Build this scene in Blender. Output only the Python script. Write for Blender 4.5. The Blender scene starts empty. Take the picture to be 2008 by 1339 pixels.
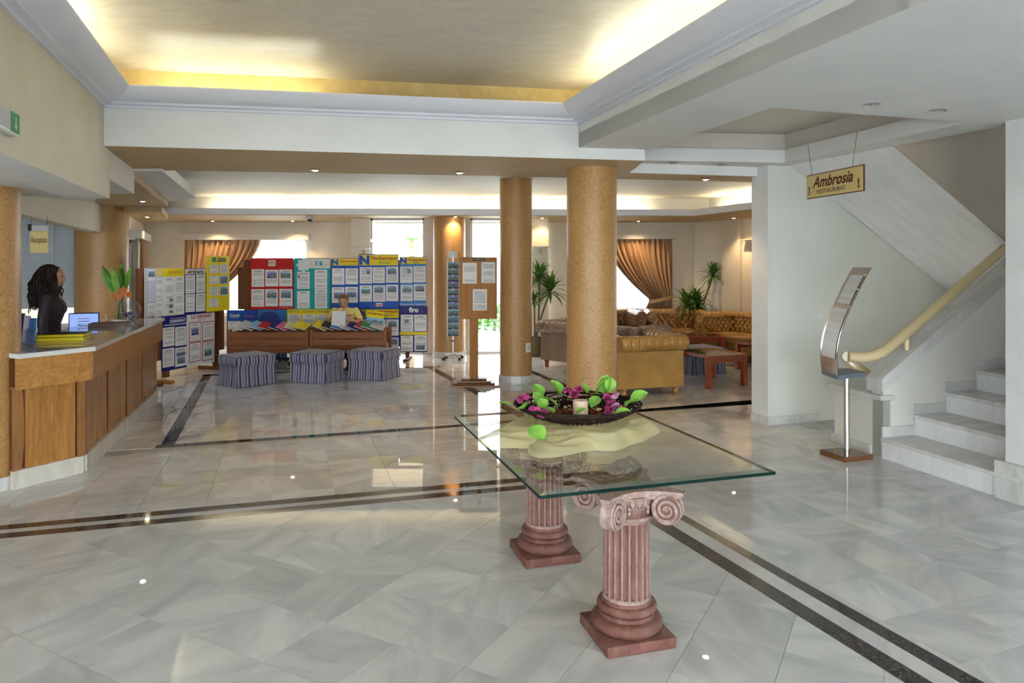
import bpy, bmesh, math, random
from mathutils import Vector, Matrix, noise
R = math.radians
rnd = random.Random(7)
S = bpy.context.scene
COL = S.collection

# ---------------------------------------------------------------- camera, world, exposure
FPX, HC, VH, UC = 1400.0, 1.70, 515.0, 1004.0      # focal length in px, eye height, horizon row, centre column
cam = bpy.data.cameras.new('camera'); camo = bpy.data.objects.new('camera', cam); COL.objects.link(camo)
camo.location = (0, 0, HC); camo.rotation_euler = (R(90), 0, 0)
cam.sensor_width = 36; cam.lens = FPX / 2008 * 36; cam.shift_y = -(669.5 - VH) / 2008
cam.clip_end = 200; S.camera = camo
w = bpy.data.worlds.new('sky'); S.world = w; w.use_nodes = True
bg = w.node_tree.nodes['Background']; bg.inputs[0].default_value = (0.91, 0.96, 1.0, 1); bg.inputs[1].default_value = 11.0
S.view_settings.view_transform = 'Standard'; S.view_settings.look = 'None'
S.view_settings.exposure = 0.34; S.view_settings.gamma = 1.0; S.view_settings.use_curve_mapping = False
S.cycles.use_denoising = True; S.cycles.max_bounces = 6; S.cycles.diffuse_bounces = 3; S.cycles.glossy_bounces = 3; S.cycles.use_light_tree = False; S.cycles.use_adaptive_sampling = True; S.cycles.adaptive_threshold = .11; S.cycles.adaptive_min_samples = 16
S.cycles.transparent_max_bounces = 24; S.cycles.sample_clamp_indirect = 6.0
S.cycles.caustics_reflective = False; S.cycles.caustics_refractive = False

def portal(p0, p1, z0, z1, inward):               # guides the sampling of the sky through an opening
    l = bpy.data.lights.new('window_portal', 'AREA'); l.shape = 'RECTANGLE'
    a, b = Vector((p0[0], p0[1], 0)), Vector((p1[0], p1[1], 0))
    l.size = (b - a).length; l.size_y = z1 - z0; l.cycles.is_portal = True
    o = bpy.data.objects.new('window_portal', l); COL.objects.link(o)
    c = (a + b) / 2; o.location = (c.x, c.y, (z0 + z1) / 2)
    zax = -Vector((inward[0], inward[1], 0)).normalized(); xax = (b - a).normalized(); yax = zax.cross(xax)
    o.matrix_world = Matrix.Translation(o.location) @ Matrix((xax, yax, zax)).transposed().to_4x4()

# ---------------------------------------------------------------- measuring helpers
def G(u, v, z=0.0):                                # the point at height z seen at (u, v) in the photograph
    y = FPX * (HC - z) / (v - VH)
    return Vector(((u - UC) * y / FPX, y, z))
def A(u, v, y):                                    # the point at distance y seen at (u, v)
    return Vector(((u - UC) * y / FPX, y, HC - (v - VH) * y / FPX))

# ---------------------------------------------------------------- mesh helpers
class MB:
    def __init__(s): s.v = []; s.f = []; s.m = []
    def add(s, vs, fs, mi=0):
        k = len(s.v); s.v += [tuple(p) for p in vs]; s.f += [tuple(i + k for i in f) for f in fs]; s.m += [mi] * len(fs); return s
    def box(s, x0, x1, y0, y1, z0, z1, mi=0):
        return s.add([(x, y, z) for z in (z0, z1) for y in (y0, y1) for x in (x0, x1)],
              [(0, 2, 3, 1), (4, 5, 7, 6), (0, 1, 5, 4), (2, 6, 7, 3), (0, 4, 6, 2), (1, 3, 7, 5)], mi)
    def prism(s, poly, z0, z1, mi=0, mb=None, mt=None):
        n = len(poly); k = [(p[0], p[1]) for p in poly]
        ar = sum(k[i][0] * k[(i + 1) % n][1] - k[(i + 1) % n][0] * k[i][1] for i in range(n))
        if ar < 0: k = k[::-1]
        b = len(s.v); s.v += [(x, y, z0) for x, y in k] + [(x, y, z1) for x, y in k]
        for i in range(n): s.f.append((b + i, b + (i + 1) % n, b + n + (i + 1) % n, b + n + i)); s.m.append(mi)
        s.f.append(tuple(b + i for i in reversed(range(n)))); s.m.append(mi if mb is None else mb)
        s.f.append(tuple(b + n + i for i in range(n))); s.m.append(mi if mt is None else mt); return s
    def grid(s, fn, nu, nv, mi=0, cu=False, cv=False):
        b = len(s.v)
        for j in range(nv): s.v += [tuple(fn(i, j)) for i in range(nu)]
        for j in range(nv if cv else nv - 1):
            for i in range(nu if cu else nu - 1):
                s.f.append((b + j * nu + i, b + j * nu + (i + 1) % nu, b + ((j + 1) % nv) * nu + (i + 1) % nu, b + ((j + 1) % nv) * nu + i)); s.m.append(mi)
        return s
    def lathe(s, prof, n=24, c=(0, 0, 0), mi=0, rf=None, cap=True):
        b = len(s.v)
        def fn(i, j):
            a = 2 * math.pi * i / n; r, z = prof[j]
            if rf: r = rf(a, r, z)
            return (c[0] + r * math.cos(a), c[1] + r * math.sin(a), c[2] + z)
        s.grid(fn, n, len(prof), mi, cu=True)
        if cap:
            s.f.append(tuple(b + i for i in reversed(range(n)))); s.m.append(mi)
            k = b + (len(prof) - 1) * n; s.f.append(tuple(k + i for i in range(n))); s.m.append(mi)
        return s
    def tube(s, pts, r, n=8, mi=0, closed=False, cap=True):
        pts = [Vector(p) for p in pts]; m = len(pts); rr = r if isinstance(r, (list, tuple)) else [r] * m
        up = Vector((0, 0, 1)); fr = []
        for i in range(m):
            if closed: t = pts[(i + 1) % m] - pts[i - 1]
            else: t = pts[min(i + 1, m - 1)] - pts[max(i - 1, 0)]
            t = t.normalized() if t.length > 1e-9 else Vector((0, 0, 1))
            if i == 0:
                x = t.cross(up if abs(t.z) < .9 else Vector((1, 0, 0))).normalized()
            else:
                x = fr[-1][0] - t * fr[-1][0].dot(t); x = x.normalized() if x.length > 1e-6 else t.orthogonal().normalized()
            fr.append((x, t.cross(x)))
        b = len(s.v)
        s.grid(lambda i, j: pts[j] + (fr[j][0] * math.cos(2 * math.pi * i / n) + fr[j][1] * math.sin(2 * math.pi * i / n)) * rr[j], n, m, mi, cu=True, cv=closed)
        if cap and not closed:
            s.f.append(tuple(b + i for i in range(n))); s.m.append(mi)
            k = b + (m - 1) * n; s.f.append(tuple(k + i for i in reversed(range(n)))); s.m.append(mi)
        return s
    def rbox(s, x0, x1, y0, y1, z0, z1, r=.02, seg=3, mi=0, puff=0):
        bm = bmesh.new(); bmesh.ops.create_cube(bm, size=1)
        for v in bm.verts: v.co = ((x0 + x1) / 2 + v.co.x * (x1 - x0), (y0 + y1) / 2 + v.co.y * (y1 - y0), (z0 + z1) / 2 + v.co.z * (z1 - z0))
        bmesh.ops.bevel(bm, geom=bm.edges[:], offset=r, segments=seg, profile=.5, affect='EDGES')
        bm.verts.ensure_lookup_table()
        s.add([v.co for v in bm.verts], [[v.index for v in f.verts] for f in bm.faces], mi); bm.free(); return s
    def sphere(s, c, rx, ry, rz, nu=16, nv=10, mi=0):
        pr = [(max(1e-4, math.sin(math.pi * j / (nv - 1))), -math.cos(math.pi * j / (nv - 1))) for j in range(nv)]
        return s.grid(lambda i, j: (c[0] + rx * pr[j][0] * math.cos(2 * math.pi * i / nu), c[1] + ry * pr[j][0] * math.sin(2 * math.pi * i / nu), c[2] + rz * pr[j][1]), nu, nv, mi, cu=True)
    def xf(s, M, start=0):
        s.v[start:] = [tuple(M @ Vector(p)) for p in s.v[start:]]; return s
    def mesh(s, name, mats=(), smooth=None):
        me = bpy.data.meshes.new(name); me.from_pydata(s.v, [], s.f)
        for m in (mats if isinstance(mats, (list, tuple)) else [mats]): me.materials.append(m)
        me.polygons.foreach_set('material_index', s.m)
        if smooth is not None:
            me.polygons.foreach_set('use_smooth', [True] * len(me.polygons)); me.set_sharp_from_angle(angle=R(smooth))
        me.update(); return me
    def build(s, name, mats, parent=None, smooth=None, kind=None, loc=None, rot=None):
        return link(name, s.mesh(name, mats, smooth), parent, kind, loc, rot)

def link(name, me, parent=None, kind=None, loc=None, rot=None, scale=None):
    o = bpy.data.objects.new(name, me); COL.objects.link(o); o.parent = parent
    if kind: o['kind'] = kind
    if loc is not None: o.location = loc
    if rot is not None: o.rotation_euler = rot if not isinstance(rot, (int, float)) else (0, 0, rot)
    if scale is not None: o.scale = scale
    return o
def tag(o, label, cat=None, group=None):
    o['label'] = label
    if cat: o['category'] = cat
    if group: o['group'] = group
    return o
def thing(name, label, cat, loc=(0, 0, 0), rot=0, group=None):
    o = bpy.data.objects.new(name, None); COL.objects.link(o); o.location = loc; o.rotation_euler = (0, 0, rot); o.empty_display_size = .1
    return tag(o, label, cat, group)
def struct(name, mb, mats, label=None, smooth=None, parent=None):
    o = mb.build(name, mats, parent, smooth)
    o['kind'] = 'structure'
    if label: o['label'] = label
    return o
def copy_tree(o, parent=None):
    c = o.copy(); COL.objects.link(c); c.parent = parent
    for ch in [x for x in bpy.data.objects if x.parent == o]: copy_tree(ch, c)
    return c

# ---------------------------------------------------------------- materials
def mat(name, col=(.8, .8, .8), rough=.5, metal=0, spec=.5, coat=0, emit=None, es=0, sheen=0, trans=0):
    m = bpy.data.materials.new(name); m.use_nodes = True; b = m.node_tree.nodes['Principled BSDF']
    b.inputs['Base Color'].default_value = (*col, 1); b.inputs['Roughness'].default_value = rough; b.inputs['Metallic'].default_value = metal
    b.inputs['Specular IOR Level'].default_value = spec; b.inputs['Coat Weight'].default_value = coat; b.inputs['Coat Roughness'].default_value = .08
    b.inputs['Sheen Weight'].default_value = sheen
    if emit: b.inputs['Emission Color'].default_value = (*emit, 1); b.inputs['Emission Strength'].default_value = es
    return m
class NT:
    def __init__(s, m): s.m = m; s.t = m.node_tree; s.b = s.t.nodes['Principled BSDF']
    def n(s, typ, ins=None, **kw):
        x = s.t.nodes.new('ShaderNode' + typ)
        for k, v in kw.items(): setattr(x, k, v)
        for k, v in (ins or {}).items(): s.set(x.inputs[k], v)
        return x
    def set(s, inp, v):
        if hasattr(v, 'is_output') or isinstance(v, bpy.types.NodeSocket): s.t.links.new(v, inp)
        elif isinstance(v, (tuple, list)) and inp.type == 'RGBA' and len(v) == 3: inp.default_value = (*v, 1)
        else: inp.default_value = v
    def math(s, op, a, b=0, c=0):
        x = s.n('Math', operation=op)
        for i, q in enumerate((a, b, c)): s.set(x.inputs[i], q)
        return x.outputs[0]
    def mix(s, f, a, b, typ='RGBA', blend='MIX'):
        x = s.n('Mix', data_type='RGBA', blend_type=blend); s.set(x.inputs[0], f); s.set(x.inputs[6], a); s.set(x.inputs[7], b); return x.outputs[2]
    def ramp(s, f, stops):
        x = s.n('ValToRGB'); e = x.color_ramp.elements
        while len(e) < len(stops): e.new(.5)
        for q, (p, c) in zip(e, stops): q.position = p; q.color = (*c, 1)
        s.set(x.inputs[0], f); return x.outputs[0]
    def coord(s, which='Object'): return s.n('TexCoord').outputs[which]
    def mapping(s, vec, scale=(1, 1, 1), rot=(0, 0, 0), loc=(0, 0, 0)):
        x = s.n('Mapping'); s.set(x.inputs['Vector'], vec); x.inputs['Scale'].default_value = scale; x.inputs['Rotation'].default_value = rot; x.inputs['Location'].default_value = loc; return x.outputs[0]
    def noise(s, vec, scale=5, detail=4, rough=.5, dist=0):
        x = s.n('TexNoise'); s.set(x.inputs['Vector'], vec); x.inputs['Scale'].default_value = scale; x.inputs['Detail'].default_value = detail
        x.inputs['Roughness'].default_value = rough; x.inputs['Distortion'].default_value = dist; return x
    def sep(s, vec): x = s.n('SeparateXYZ'); s.set(x.inputs[0], vec); return x.outputs
    def comb(s, x=0, y=0, z=0):
        q = s.n('CombineXYZ')
        for i, k in enumerate((x, y, z)): s.set(q.inputs[i], k)
        return q.outputs[0]
    def base(s, c): s.set(s.b.inputs['Base Color'], c); return s
    def rough(s, c): s.set(s.b.inputs['Roughness'], c); return s
    def bump(s, h, st=.2, d=.01):
        x = s.n('Bump'); x.inputs['Strength'].default_value = st; x.inputs['Distance'].default_value = d; s.set(x.inputs['Height'], h)
        s.set(s.b.inputs['Normal'], x.outputs[0]); return s

def noisy(name, c0, c1, scale=6, rough=.6, bump=.0, detail=4, spec=.4, stretch=(1, 1, 1), coat=0, lo=.35, hi=.65, bs=None):
    m = mat(name, c0, rough, spec=spec, coat=coat); t = NT(m); co = t.mapping(t.coord(), stretch)
    f = t.noise(co, scale, detail).outputs['Fac']; t.base(t.ramp(f, [(lo, c0), (hi, c1)]))
    if bump: t.bump(t.noise(co, bs or scale * 4, 3).outputs['Fac'], bump)
    return m
def thin_glass(name, tint=(1, 1, 1), rough=0.0, ior=1.5):
    m = bpy.data.materials.new(name); m.use_nodes = True; t = m.node_tree; t.nodes.clear()
    o = t.nodes.new('ShaderNodeOutputMaterial'); mx = t.nodes.new('ShaderNodeMixShader'); lw = t.nodes.new('ShaderNodeLayerWeight'); lw.inputs[0].default_value = .5; pw = t.nodes.new('ShaderNodeMath'); pw.operation = 'POWER'; pw.inputs[1].default_value = 4.0; fr = t.nodes.new('ShaderNodeMath'); fr.operation = 'MULTIPLY_ADD'; fr.inputs[1].default_value = .9; fr.inputs[2].default_value = ((ior - 1) / (ior + 1)) ** 2
    t.links.new(lw.outputs['Facing'], pw.inputs[0]); t.links.new(pw.outputs[0], fr.inputs[0])
    tr = t.nodes.new('ShaderNodeBsdfTransparent'); tr.inputs[0].default_value = (*tint, 1); gl = t.nodes.new('ShaderNodeBsdfGlossy'); gl.inputs['Roughness'].default_value = rough
    t.links.new(fr.outputs[0], mx.inputs[0]); t.links.new(tr.outputs[0], mx.inputs[1]); t.links.new(gl.outputs[0], mx.inputs[2]); t.links.new(mx.outputs[0], o.inputs[0]); return m
def sheer_mat(name, col, alpha):
    m = bpy.data.materials.new(name); m.use_nodes = True; t = m.node_tree; t.nodes.clear()
    o = t.nodes.new('ShaderNodeOutputMaterial'); mx = t.nodes.new('ShaderNodeMixShader'); mx.inputs[0].default_value = alpha
    tr = t.nodes.new('ShaderNodeBsdfTransparent'); tl = t.nodes.new('ShaderNodeBsdfTranslucent'); tl.inputs[0].default_value = (*col, 1)
    df = t.nodes.new('ShaderNodeBsdfDiffuse'); df.inputs[0].default_value = (*col, 1); m2 = t.nodes.new('ShaderNodeMixShader')
    t.links.new(tl.outputs[0], m2.inputs[1]); t.links.new(df.outputs[0], m2.inputs[2])
    t.links.new(tr.outputs[0], mx.inputs[1]); t.links.new(m2.outputs[0], mx.inputs[2]); t.links.new(mx.outputs[0], o.inputs[0]); return m

M = {}
def marble(name, c_lo, c_hi, vein, rough=.05, sc=1.0, per_tile=True):
    m = mat(name, c_hi, rough, spec=.6); t = NT(m)
    tone = t.n('Attribute', attribute_name='tone', attribute_type='GEOMETRY').outputs['Fac'] if per_tile else 0.5
    co = t.coord()
    if per_tile:
        off = t.comb(t.math('MULTIPLY', tone, 37), t.math('MULTIPLY', tone, 91), t.math('MULTIPLY', tone, 13))
        a = t.n('VectorMath', operation='ADD'); t.set(a.inputs[0], co); t.set(a.inputs[1], off)
        vr = t.n('VectorRotate', rotation_type='Z_AXIS'); t.set(vr.inputs['Vector'], a.outputs[0]); t.set(vr.inputs['Angle'], t.math('MULTIPLY', tone, 47)); co = vr.outputs[0]
    st = t.mapping(co, (1.0 * sc, 3.2 * sc, 1.0 * sc))
    f1 = t.noise(st, 1.6, 5, .55, .6).outputs['Fac']; f2 = t.noise(st, 3.6, 6, .65, 1.2).outputs['Fac']
    base = t.ramp(f1, [(.34, c_lo), (.62, c_hi)])
    v = t.ramp(f2, [(.60, (0, 0, 0)), (.75, (1, 1, 1))]); base = t.mix(t.math('MULTIPLY', v, .45), base, vein)
    if per_tile:
        k = t.math('MULTIPLY_ADD', tone, .17, .85); base = t.mix(1.0, base, t.comb(k, k, k), blend='MULTIPLY')
    t.base(base); return m
M['tile'] = marble('floor_marble', (.60, .61, .61), (.80, .795, .775), (.47, .48, .50), .022)
M['tile_s'] = marble('step_marble', (.62, .60, .57), (.78, .76, .73), (.55, .53, .50), .18, 1.5, False)
M['riser'] = marble('riser_marble', (.80, .80, .80), (.88, .88, .88), (.76, .76, .76), .25, 1.5, False)
M['skirt'] = marble('skirting_marble', (.58, .57, .54), (.72, .71, .68), (.48, .47, .45), .15, 2.0, False)
M['grout'] = mat('floor_grout', (.42, .41, .38), .6)
m = mat('inlay_granite', (.03, .025, .025), .06, spec=.5); t = NT(m); f = t.noise(t.mapping(t.coord(), (1, 1, 1)), 75, 5, .75, 1.5).outputs['Fac']
t.base(t.ramp(f, [(.46, (.020, .016, .016)), (.57, (.075, .065, .065)), (.70, (.33, .31, .31))])); M['granite'] = m
M['white'] = noisy('white_plaster', (.74, .745, .735), (.80, .80, .79), 2.5, .6, .04)
M['ceil_w'] = noisy('white_ceiling_paint', (.72, .715, .70), (.77, .765, .75), 2.0, .6, .03)
M['crown'] = mat('crown_moulding_paint', (.78, .79, .87), .35)
M['cream'] = noisy('cream_plaster', (.68, .63, .49), (.73, .68, .54), 3, .65, .05)
M['wallp'] = noisy('cream_wall', (.82, .745, .62), (.86, .785, .66), 3, .65, .04)
M['green'] = noisy('greenish_wall', (.70, .71, .645), (.74, .75, .685), 2, .6, .03)
M['stair_w'] = noisy('stair_cream_wall', (.72, .70, .63), (.76, .74, .67), 2, .6, .03)
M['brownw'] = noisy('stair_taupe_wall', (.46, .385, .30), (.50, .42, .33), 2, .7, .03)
M['beige'] = noisy('beige_soffit', (.50, .36, .19), (.54, .40, .22), 2, .65, .03)
M['pinkw'] = noisy('recess_paint', (.70, .64, .57), (.74, .68, .61), 2, .6)
m = mat('gold_ceiling', (.55, .47, .35), .33, spec=.6); t = NT(m); co = t.mapping(t.coord(), (1, 2.2, 1), (0, 0, R(20)))
f = t.noise(co, 5, 8, .72, .8).outputs['Fac']; t.base(t.ramp(f, [(.32, (.60, .53, .42)), (.68, (.76, .69, .57))])); t.rough(t.math('MULTIPLY_ADD', f, .5, .12)); t.bump(f, .10, .02); M['gold'] = m
m = mat('gold_cove_band', (.62, .43, .14), .4); t = NT(m); f = t.noise(t.coord(), 9, 6, .7).outputs['Fac']; t.base(t.ramp(f, [(.3, (.58, .40, .13)), (.7, (.74, .55, .24))])); M['goldband'] = m
m = mat('column_sponge_glaze', (.55, .31, .11), .42, coat=.05); t = NT(m); co = t.mapping(t.coord(), (1, 1, .8)); f = t.noise(co, 62, 5, .75, 1.2).outputs['Fac']; g = t.noise(t.coord(), 3, 3).outputs['Fac']
c = t.ramp(f, [(.36, (.29, .130, .035)), (.50, (.45, .240, .080)), (.64, (.57, .345, .140))]); t.base(t.mix(t.math('MULTIPLY', g, .3), c, (.53, .30, .11))); t.bump(f, .12, .004); M['column'] = m

def wood(name, c0, c1, rough=.3, sc=1.0, axis='z', coat=.2):
    m = mat(name, c0, rough, coat=coat, spec=.3); t = NT(m); s = {'z': (9, 9, 1.0), 'x': (1.0, 9, 9), 'y': (9, 1.0, 9)}[axis]
    co = t.mapping(t.coord(), tuple(k * sc for k in s)); f = t.noise(co, 2.2, 6, .62, 1.1).outputs['Fac']; g = t.noise(co, 14, 3, .6, .3).outputs['Fac']
    k = t.math('MULTIPLY_ADD', g, .3, t.math('MULTIPLY', f, .8)); t.base(t.ramp(k, [(.36, c0), (.68, c1)])); return m
M['oak'] = wood('oak_veneer', (.27, .105, .020), (.50, .245, .068))
M['oakx'] = wood('oak_veneer_horizontal', (.32, .135, .026), (.54, .27, .075), axis='x')
M['oak_d'] = wood('oak_dark_stile', (.22, .095, .03), (.36, .17, .06))
M['brown'] = wood('brown_wood', (.10, .035, .012), (.20, .075, .028), .5, coat=0)
M['desk'] = wood('desk_wood', (.20, .066, .024), (.30, .11, .042), .5, axis='x', coat=0)
M['pine'] = wood('notice_board_wood', (.30, .11, .016), (.43, .18, .032), .5, coat=0)
M['cherry'] = wood('cherry_wood', (.28, .045, .016), (.40, .085, .030), .2, axis='x', coat=.5)
M['tray'] = wood('dark_tray_wood', (.07, .03, .02), (.14, .06, .035), .35, axis='x')
M['top'] = marble('counter_marble', (.42, .40, .37), (.60, .58, .54), (.34, .32, .30), .06, 2.2, False)
M['topedge'] = mat('counter_edge', (.72, .71, .68), .15)
M['plinth'] = marble('counter_plinth_marble', (.58, .54, .46), (.70, .66, .58), (.5, .46, .40), .15, 2, False)
m = mat('terracotta', (.45, .21, .16), .7); t = NT(m); co = t.coord(); f = t.noise(co, 22, 6, .7, .6).outputs['Fac']; g = t.noise(t.mapping(co, (1, 1, .35)), 9, 4).outputs['Fac']
c = t.ramp(f, [(.35, (.125, .045, .032)), (.65, (.205, .085, .063))]); wr = t.ramp(g, [(.50, (0, 0, 0)), (.72, (1, 1, 1))]); gm = t.n('NewGeometry').outputs['Pointiness']
t.base(t.mix(t.math('MULTIPLY', wr, .15), c, (.62, .48, .42))); t.bump(f, .15, .004); M['terra'] = m
m = mat('limewashed_terracotta', (.6, .4, .33), .75); t = NT(m); f = t.noise(t.mapping(t.coord(), (1, 1, .3)), 20, 5, .7, .5).outputs['Fac']
cc = t.ramp(f, [(.30, (.15, .060, .045)), (.70, (.25, .125, .098))])
pt = t.ramp(t.n('NewGeometry').outputs['Pointiness'], [(.485, (0, 0, 0)), (.56, (1, 1, 1))]); nz = t.ramp(t.noise(t.coord(), 30, 4, .7).outputs['Fac'], [(.35, (.25, .25, .25)), (.7, (1, 1, 1))])
t.base(t.mix(t.math('MULTIPLY', t.math('MULTIPLY', pt, nz), .75), cc, (.56, .45, .40))); M['terra_w'] = m
M['steel'] = mat('brushed_steel', (.62, .62, .63), .28, 1.0)
M['chrome'] = mat('chrome', (.75, .75, .76), .12, 1.0)
M['black'] = mat('black_plastic', (.015, .015, .016), .35)
M['grey_pl'] = mat('grey_shelf', (.15, .18, .21), .4)
M['whitepl'] = mat('white_plastic', (.78, .78, .76), .35)
M['cream_rail'] = mat('cream_lacquer', (.72, .58, .32), .3, coat=.3)
M['glass'] = thin_glass('window_glass', (.97, .99, 1.0), 0.0, 1.35)
M['tglass'] = thin_glass('table_glass', (.90, .955, .92), 0.0, 1.5)
M['tedge'] = mat('glass_edge', (.004, .022, .017), .3, spec=.12)
m = bpy.data.materials.new('glass_bevel'); m.use_nodes = True; tt = m.node_tree; tt.nodes.clear(); oo = tt.nodes.new('ShaderNodeOutputMaterial'); mx = tt.nodes.new('ShaderNodeMixShader'); mx.inputs[0].default_value = .42
a = tt.nodes.new('ShaderNodeBsdfTransparent'); a.inputs[0].default_value = (.66, .82, .75, 1); b = tt.nodes.new('ShaderNodeBsdfGlossy'); b.inputs['Roughness'].default_value = .05; b.inputs[0].default_value = (.8, .9, .86, 1)
tt.links.new(a.outputs[0], mx.inputs[1]); tt.links.new(b.outputs[0], mx.inputs[2]); tt.links.new(mx.outputs[0], oo.inputs[0]); M['tbevel'] = m
M['clear'] = thin_glass('clear_glass', (.95, .97, .97), 0.0, 1.45)
M['acrylic'] = thin_glass('acrylic', (.90, .93, .96), 0.03, 1.5)
M['sheer'] = sheer_mat('sheer_curtain', (.93, .94, .95), .55)
M['organza'] = sheer_mat('yellow_organza', (1.0, .91, .54), .62)
def leather(name, c0, c1):
    m = mat(name, c0, .32, spec=.55); t = NT(m); f = t.noise(t.coord(), 5, 4).outputs['Fac']; t.base(t.ramp(f, [(.3, c0), (.7, c1)])); g = t.n('TexVoronoi'); g.inputs['Scale'].default_value = 160
    t.bump(g.outputs['Distance'], .08, .003); return m
M['leather'] = leather('tan_leather', (.36, .19, .045), (.47, .265, .072))
M['leather_d'] = leather('brown_leather', (.20, .10, .042), (.28, .15, .065))
M['leather_m'] = leather('sky_greyed_leather', (.27, .18, .125), (.34, .235, .17))  # grey of the reflected sky mixed into the leather colour
m = mat('striped_fabric', (.3, .3, .4), .85, sheen=.2); t = NT(m); tc = t.n('TexCoord'); p = t.sep(tc.outputs['Object']); nn = t.sep(tc.outputs['Normal'])
sel = t.math('GREATER_THAN', t.math('ABSOLUTE', nn[0]), .72); u = t.math('ADD', t.math('MULTIPLY', p[1], sel), t.math('MULTIPLY', p[0], t.math('SUBTRACT', 1, sel)))
ph = t.math('FRACT', t.math('MULTIPLY', u, 7.6)); cr = t.n('ValToRGB'); cr.color_ramp.interpolation = 'CONSTANT'; e = cr.color_ramp.elements
cs = [(0, (.055, .055, .14)), (.24, (.42, .38, .36)), (.38, (.15, .13, .24)), (.55, (.46, .42, .40)), (.64, (.09, .10, .22)), (.86, (.38, .34, .36))]
while len(e) < len(cs): e.new(.5)
for q, (pp, cc) in zip(e, cs): q.position = pp; q.color = (*cc, 1)
t.set(cr.inputs[0], ph); t.base(cr.outputs[0]); M['stripe'] = m
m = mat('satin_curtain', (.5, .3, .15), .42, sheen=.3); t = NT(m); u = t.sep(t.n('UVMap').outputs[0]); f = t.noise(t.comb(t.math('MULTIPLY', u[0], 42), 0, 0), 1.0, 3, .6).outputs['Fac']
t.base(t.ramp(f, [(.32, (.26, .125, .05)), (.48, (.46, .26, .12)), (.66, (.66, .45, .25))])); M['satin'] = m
M['pelmet'] = mat('pelmet_paint', (.72, .69, .62), .5)
M['leaf'] = noisy('leaf_green', (.05, .14, .02), (.12, .26, .05), 6, .4)
M['leaf_v'] = noisy('broad_leaf', (.035, .16, .015), (.10, .34, .04), 9, .35); M['leaf_b'] = noisy('silk_leaf', (.16, .42, .04), (.30, .60, .10), 14, .5)
M['rose'] = noisy('silk_rose', (.40, .02, .14), (.66, .12, .34), 30, .6)
M['rose_l'] = noisy('pale_silk_rose', (.58, .18, .38), (.76, .40, .58), 30, .6)
M['twig'] = mat('dark_twig', (.022, .012, .009), .6, spec=.2)
M['candle'] = mat('candle_wax', (.80, .60, .42), .45)
M['trunk'] = noisy('yucca_trunk', (.16, .10, .06), (.26, .17, .10), 20, .8)
M['pot'] = mat('dark_plant_pot', (.10, .085, .03), .35)
M['paper'] = mat('white_paper', (.80, .80, .80), .6)
M['skin'] = mat('skin', (.55, .29, .19), .5)
M['hair_d'] = mat('dark_hair', (.016, .007, .005), .5, spec=.25)
M['hair_b'] = mat('brown_hair', (.20, .095, .04), .45)
M['jacket'] = noisy('black_jacket', (.006, .005, .007), (.045, .02, .032), 55, .6)
M['yellow'] = mat('yellow_shirt', (.86, .68, .22), .75)
M['trous'] = mat('black_trousers', (.012, .012, .014), .8)
M['lips'] = mat('lips', (.42, .10, .09), .4)

def sheet_mat(name, ink=(.16, .16, .18), page=(.82, .80, .78), n=22, head=True):
    m = mat(name, page, .4, spec=.15); t = NT(m); g = t.sep(t.coord('Generated')); rv = t.n('ObjectInfo').outputs['Random']
    z = t.math('MULTIPLY', g[2], n); ln = t.math('LESS_THAN', t.math('FRACT', z), .5); row = t.math('FLOOR', z)
    wd = t.noise(t.comb(t.math('MULTIPLY', g[0], 26), t.math('MULTIPLY', row, 5.3), t.math('MULTIPLY', rv, 99)), 1, 1).outputs['Fac']
    pr = t.noise(t.comb(t.math('MULTIPLY', row, .43), t.math('MULTIPLY', rv, 71), 0), 1, 0).outputs['Fac']
    k = t.math('MULTIPLY', ln, t.math('GREATER_THAN', wd, .40)); k = t.math('MULTIPLY', k, t.math('GREATER_THAN', pr, .44))
    for a, op, c in ((g[0], 'GREATER_THAN', .12), (g[0], 'LESS_THAN', .88), (g[2], 'GREATER_THAN', .08), (g[2], 'LESS_THAN', .92)): k = t.math('MULTIPLY', k, t.math(op, a, c))
    if head:
        hd = t.math('MULTIPLY', t.math('MULTIPLY', t.math('GREATER_THAN', g[2], .86), t.math('LESS_THAN', g[2], .92)), t.math('LESS_THAN', t.math('ABSOLUTE', t.math('SUBTRACT', g[0], .5)), .26)); k = t.math('MAXIMUM', k, t.math('MULTIPLY', hd, .9))
    t.base(t.mix(t.math('MULTIPLY', k, .75), page, ink)); return m
M['sheet'] = sheet_mat('printed_sheet'); M['sheet_r'] = sheet_mat('printed_sheet_red_ink', (.35, .10, .08)); M['sheet_f'] = sheet_mat('fine_printed_sheet', (.60, .60, .64), (.80, .79, .78), 40, False); M['sheet_w'] = sheet_mat('printed_sheet_wide', (.2, .2, .22), (.78, .77, .75), 14, False)
m = mat('printed_photograph', (.3, .4, .5), .4, spec=.15); t = NT(m); g = t.sep(t.coord('Generated')); rv = t.n('ObjectInfo').outputs['Random']
nz = t.noise(t.comb(t.math('MULTIPLY', g[0], 5), t.math('MULTIPLY', g[2], 6), t.math('MULTIPLY', rv, 50)), 1, 4, .7).outputs['Fac']
h = t.math('ADD', t.math('MULTIPLY', nz, .9), t.math('MULTIPLY', g[2], .38)); pc = t.ramp(h, [(.40, (.02, .08, .20)), (.52, (.06, .22, .45)), (.58, (.42, .30, .16)), (.66, (.10, .14, .06)), (.80, (.30, .50, .80))])
hs = t.n('HueSaturation'); t.set(hs.inputs['Hue'], t.math('MULTIPLY_ADD', rv, .12, .44)); hs.inputs['Saturation'].default_value = 1.15; t.set(hs.inputs['Color'], pc); t.base(hs.outputs[0]); M['photo'] = m
def flat(name, c, rough=.35): return mat(name, c, rough, spec=.15)
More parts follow.
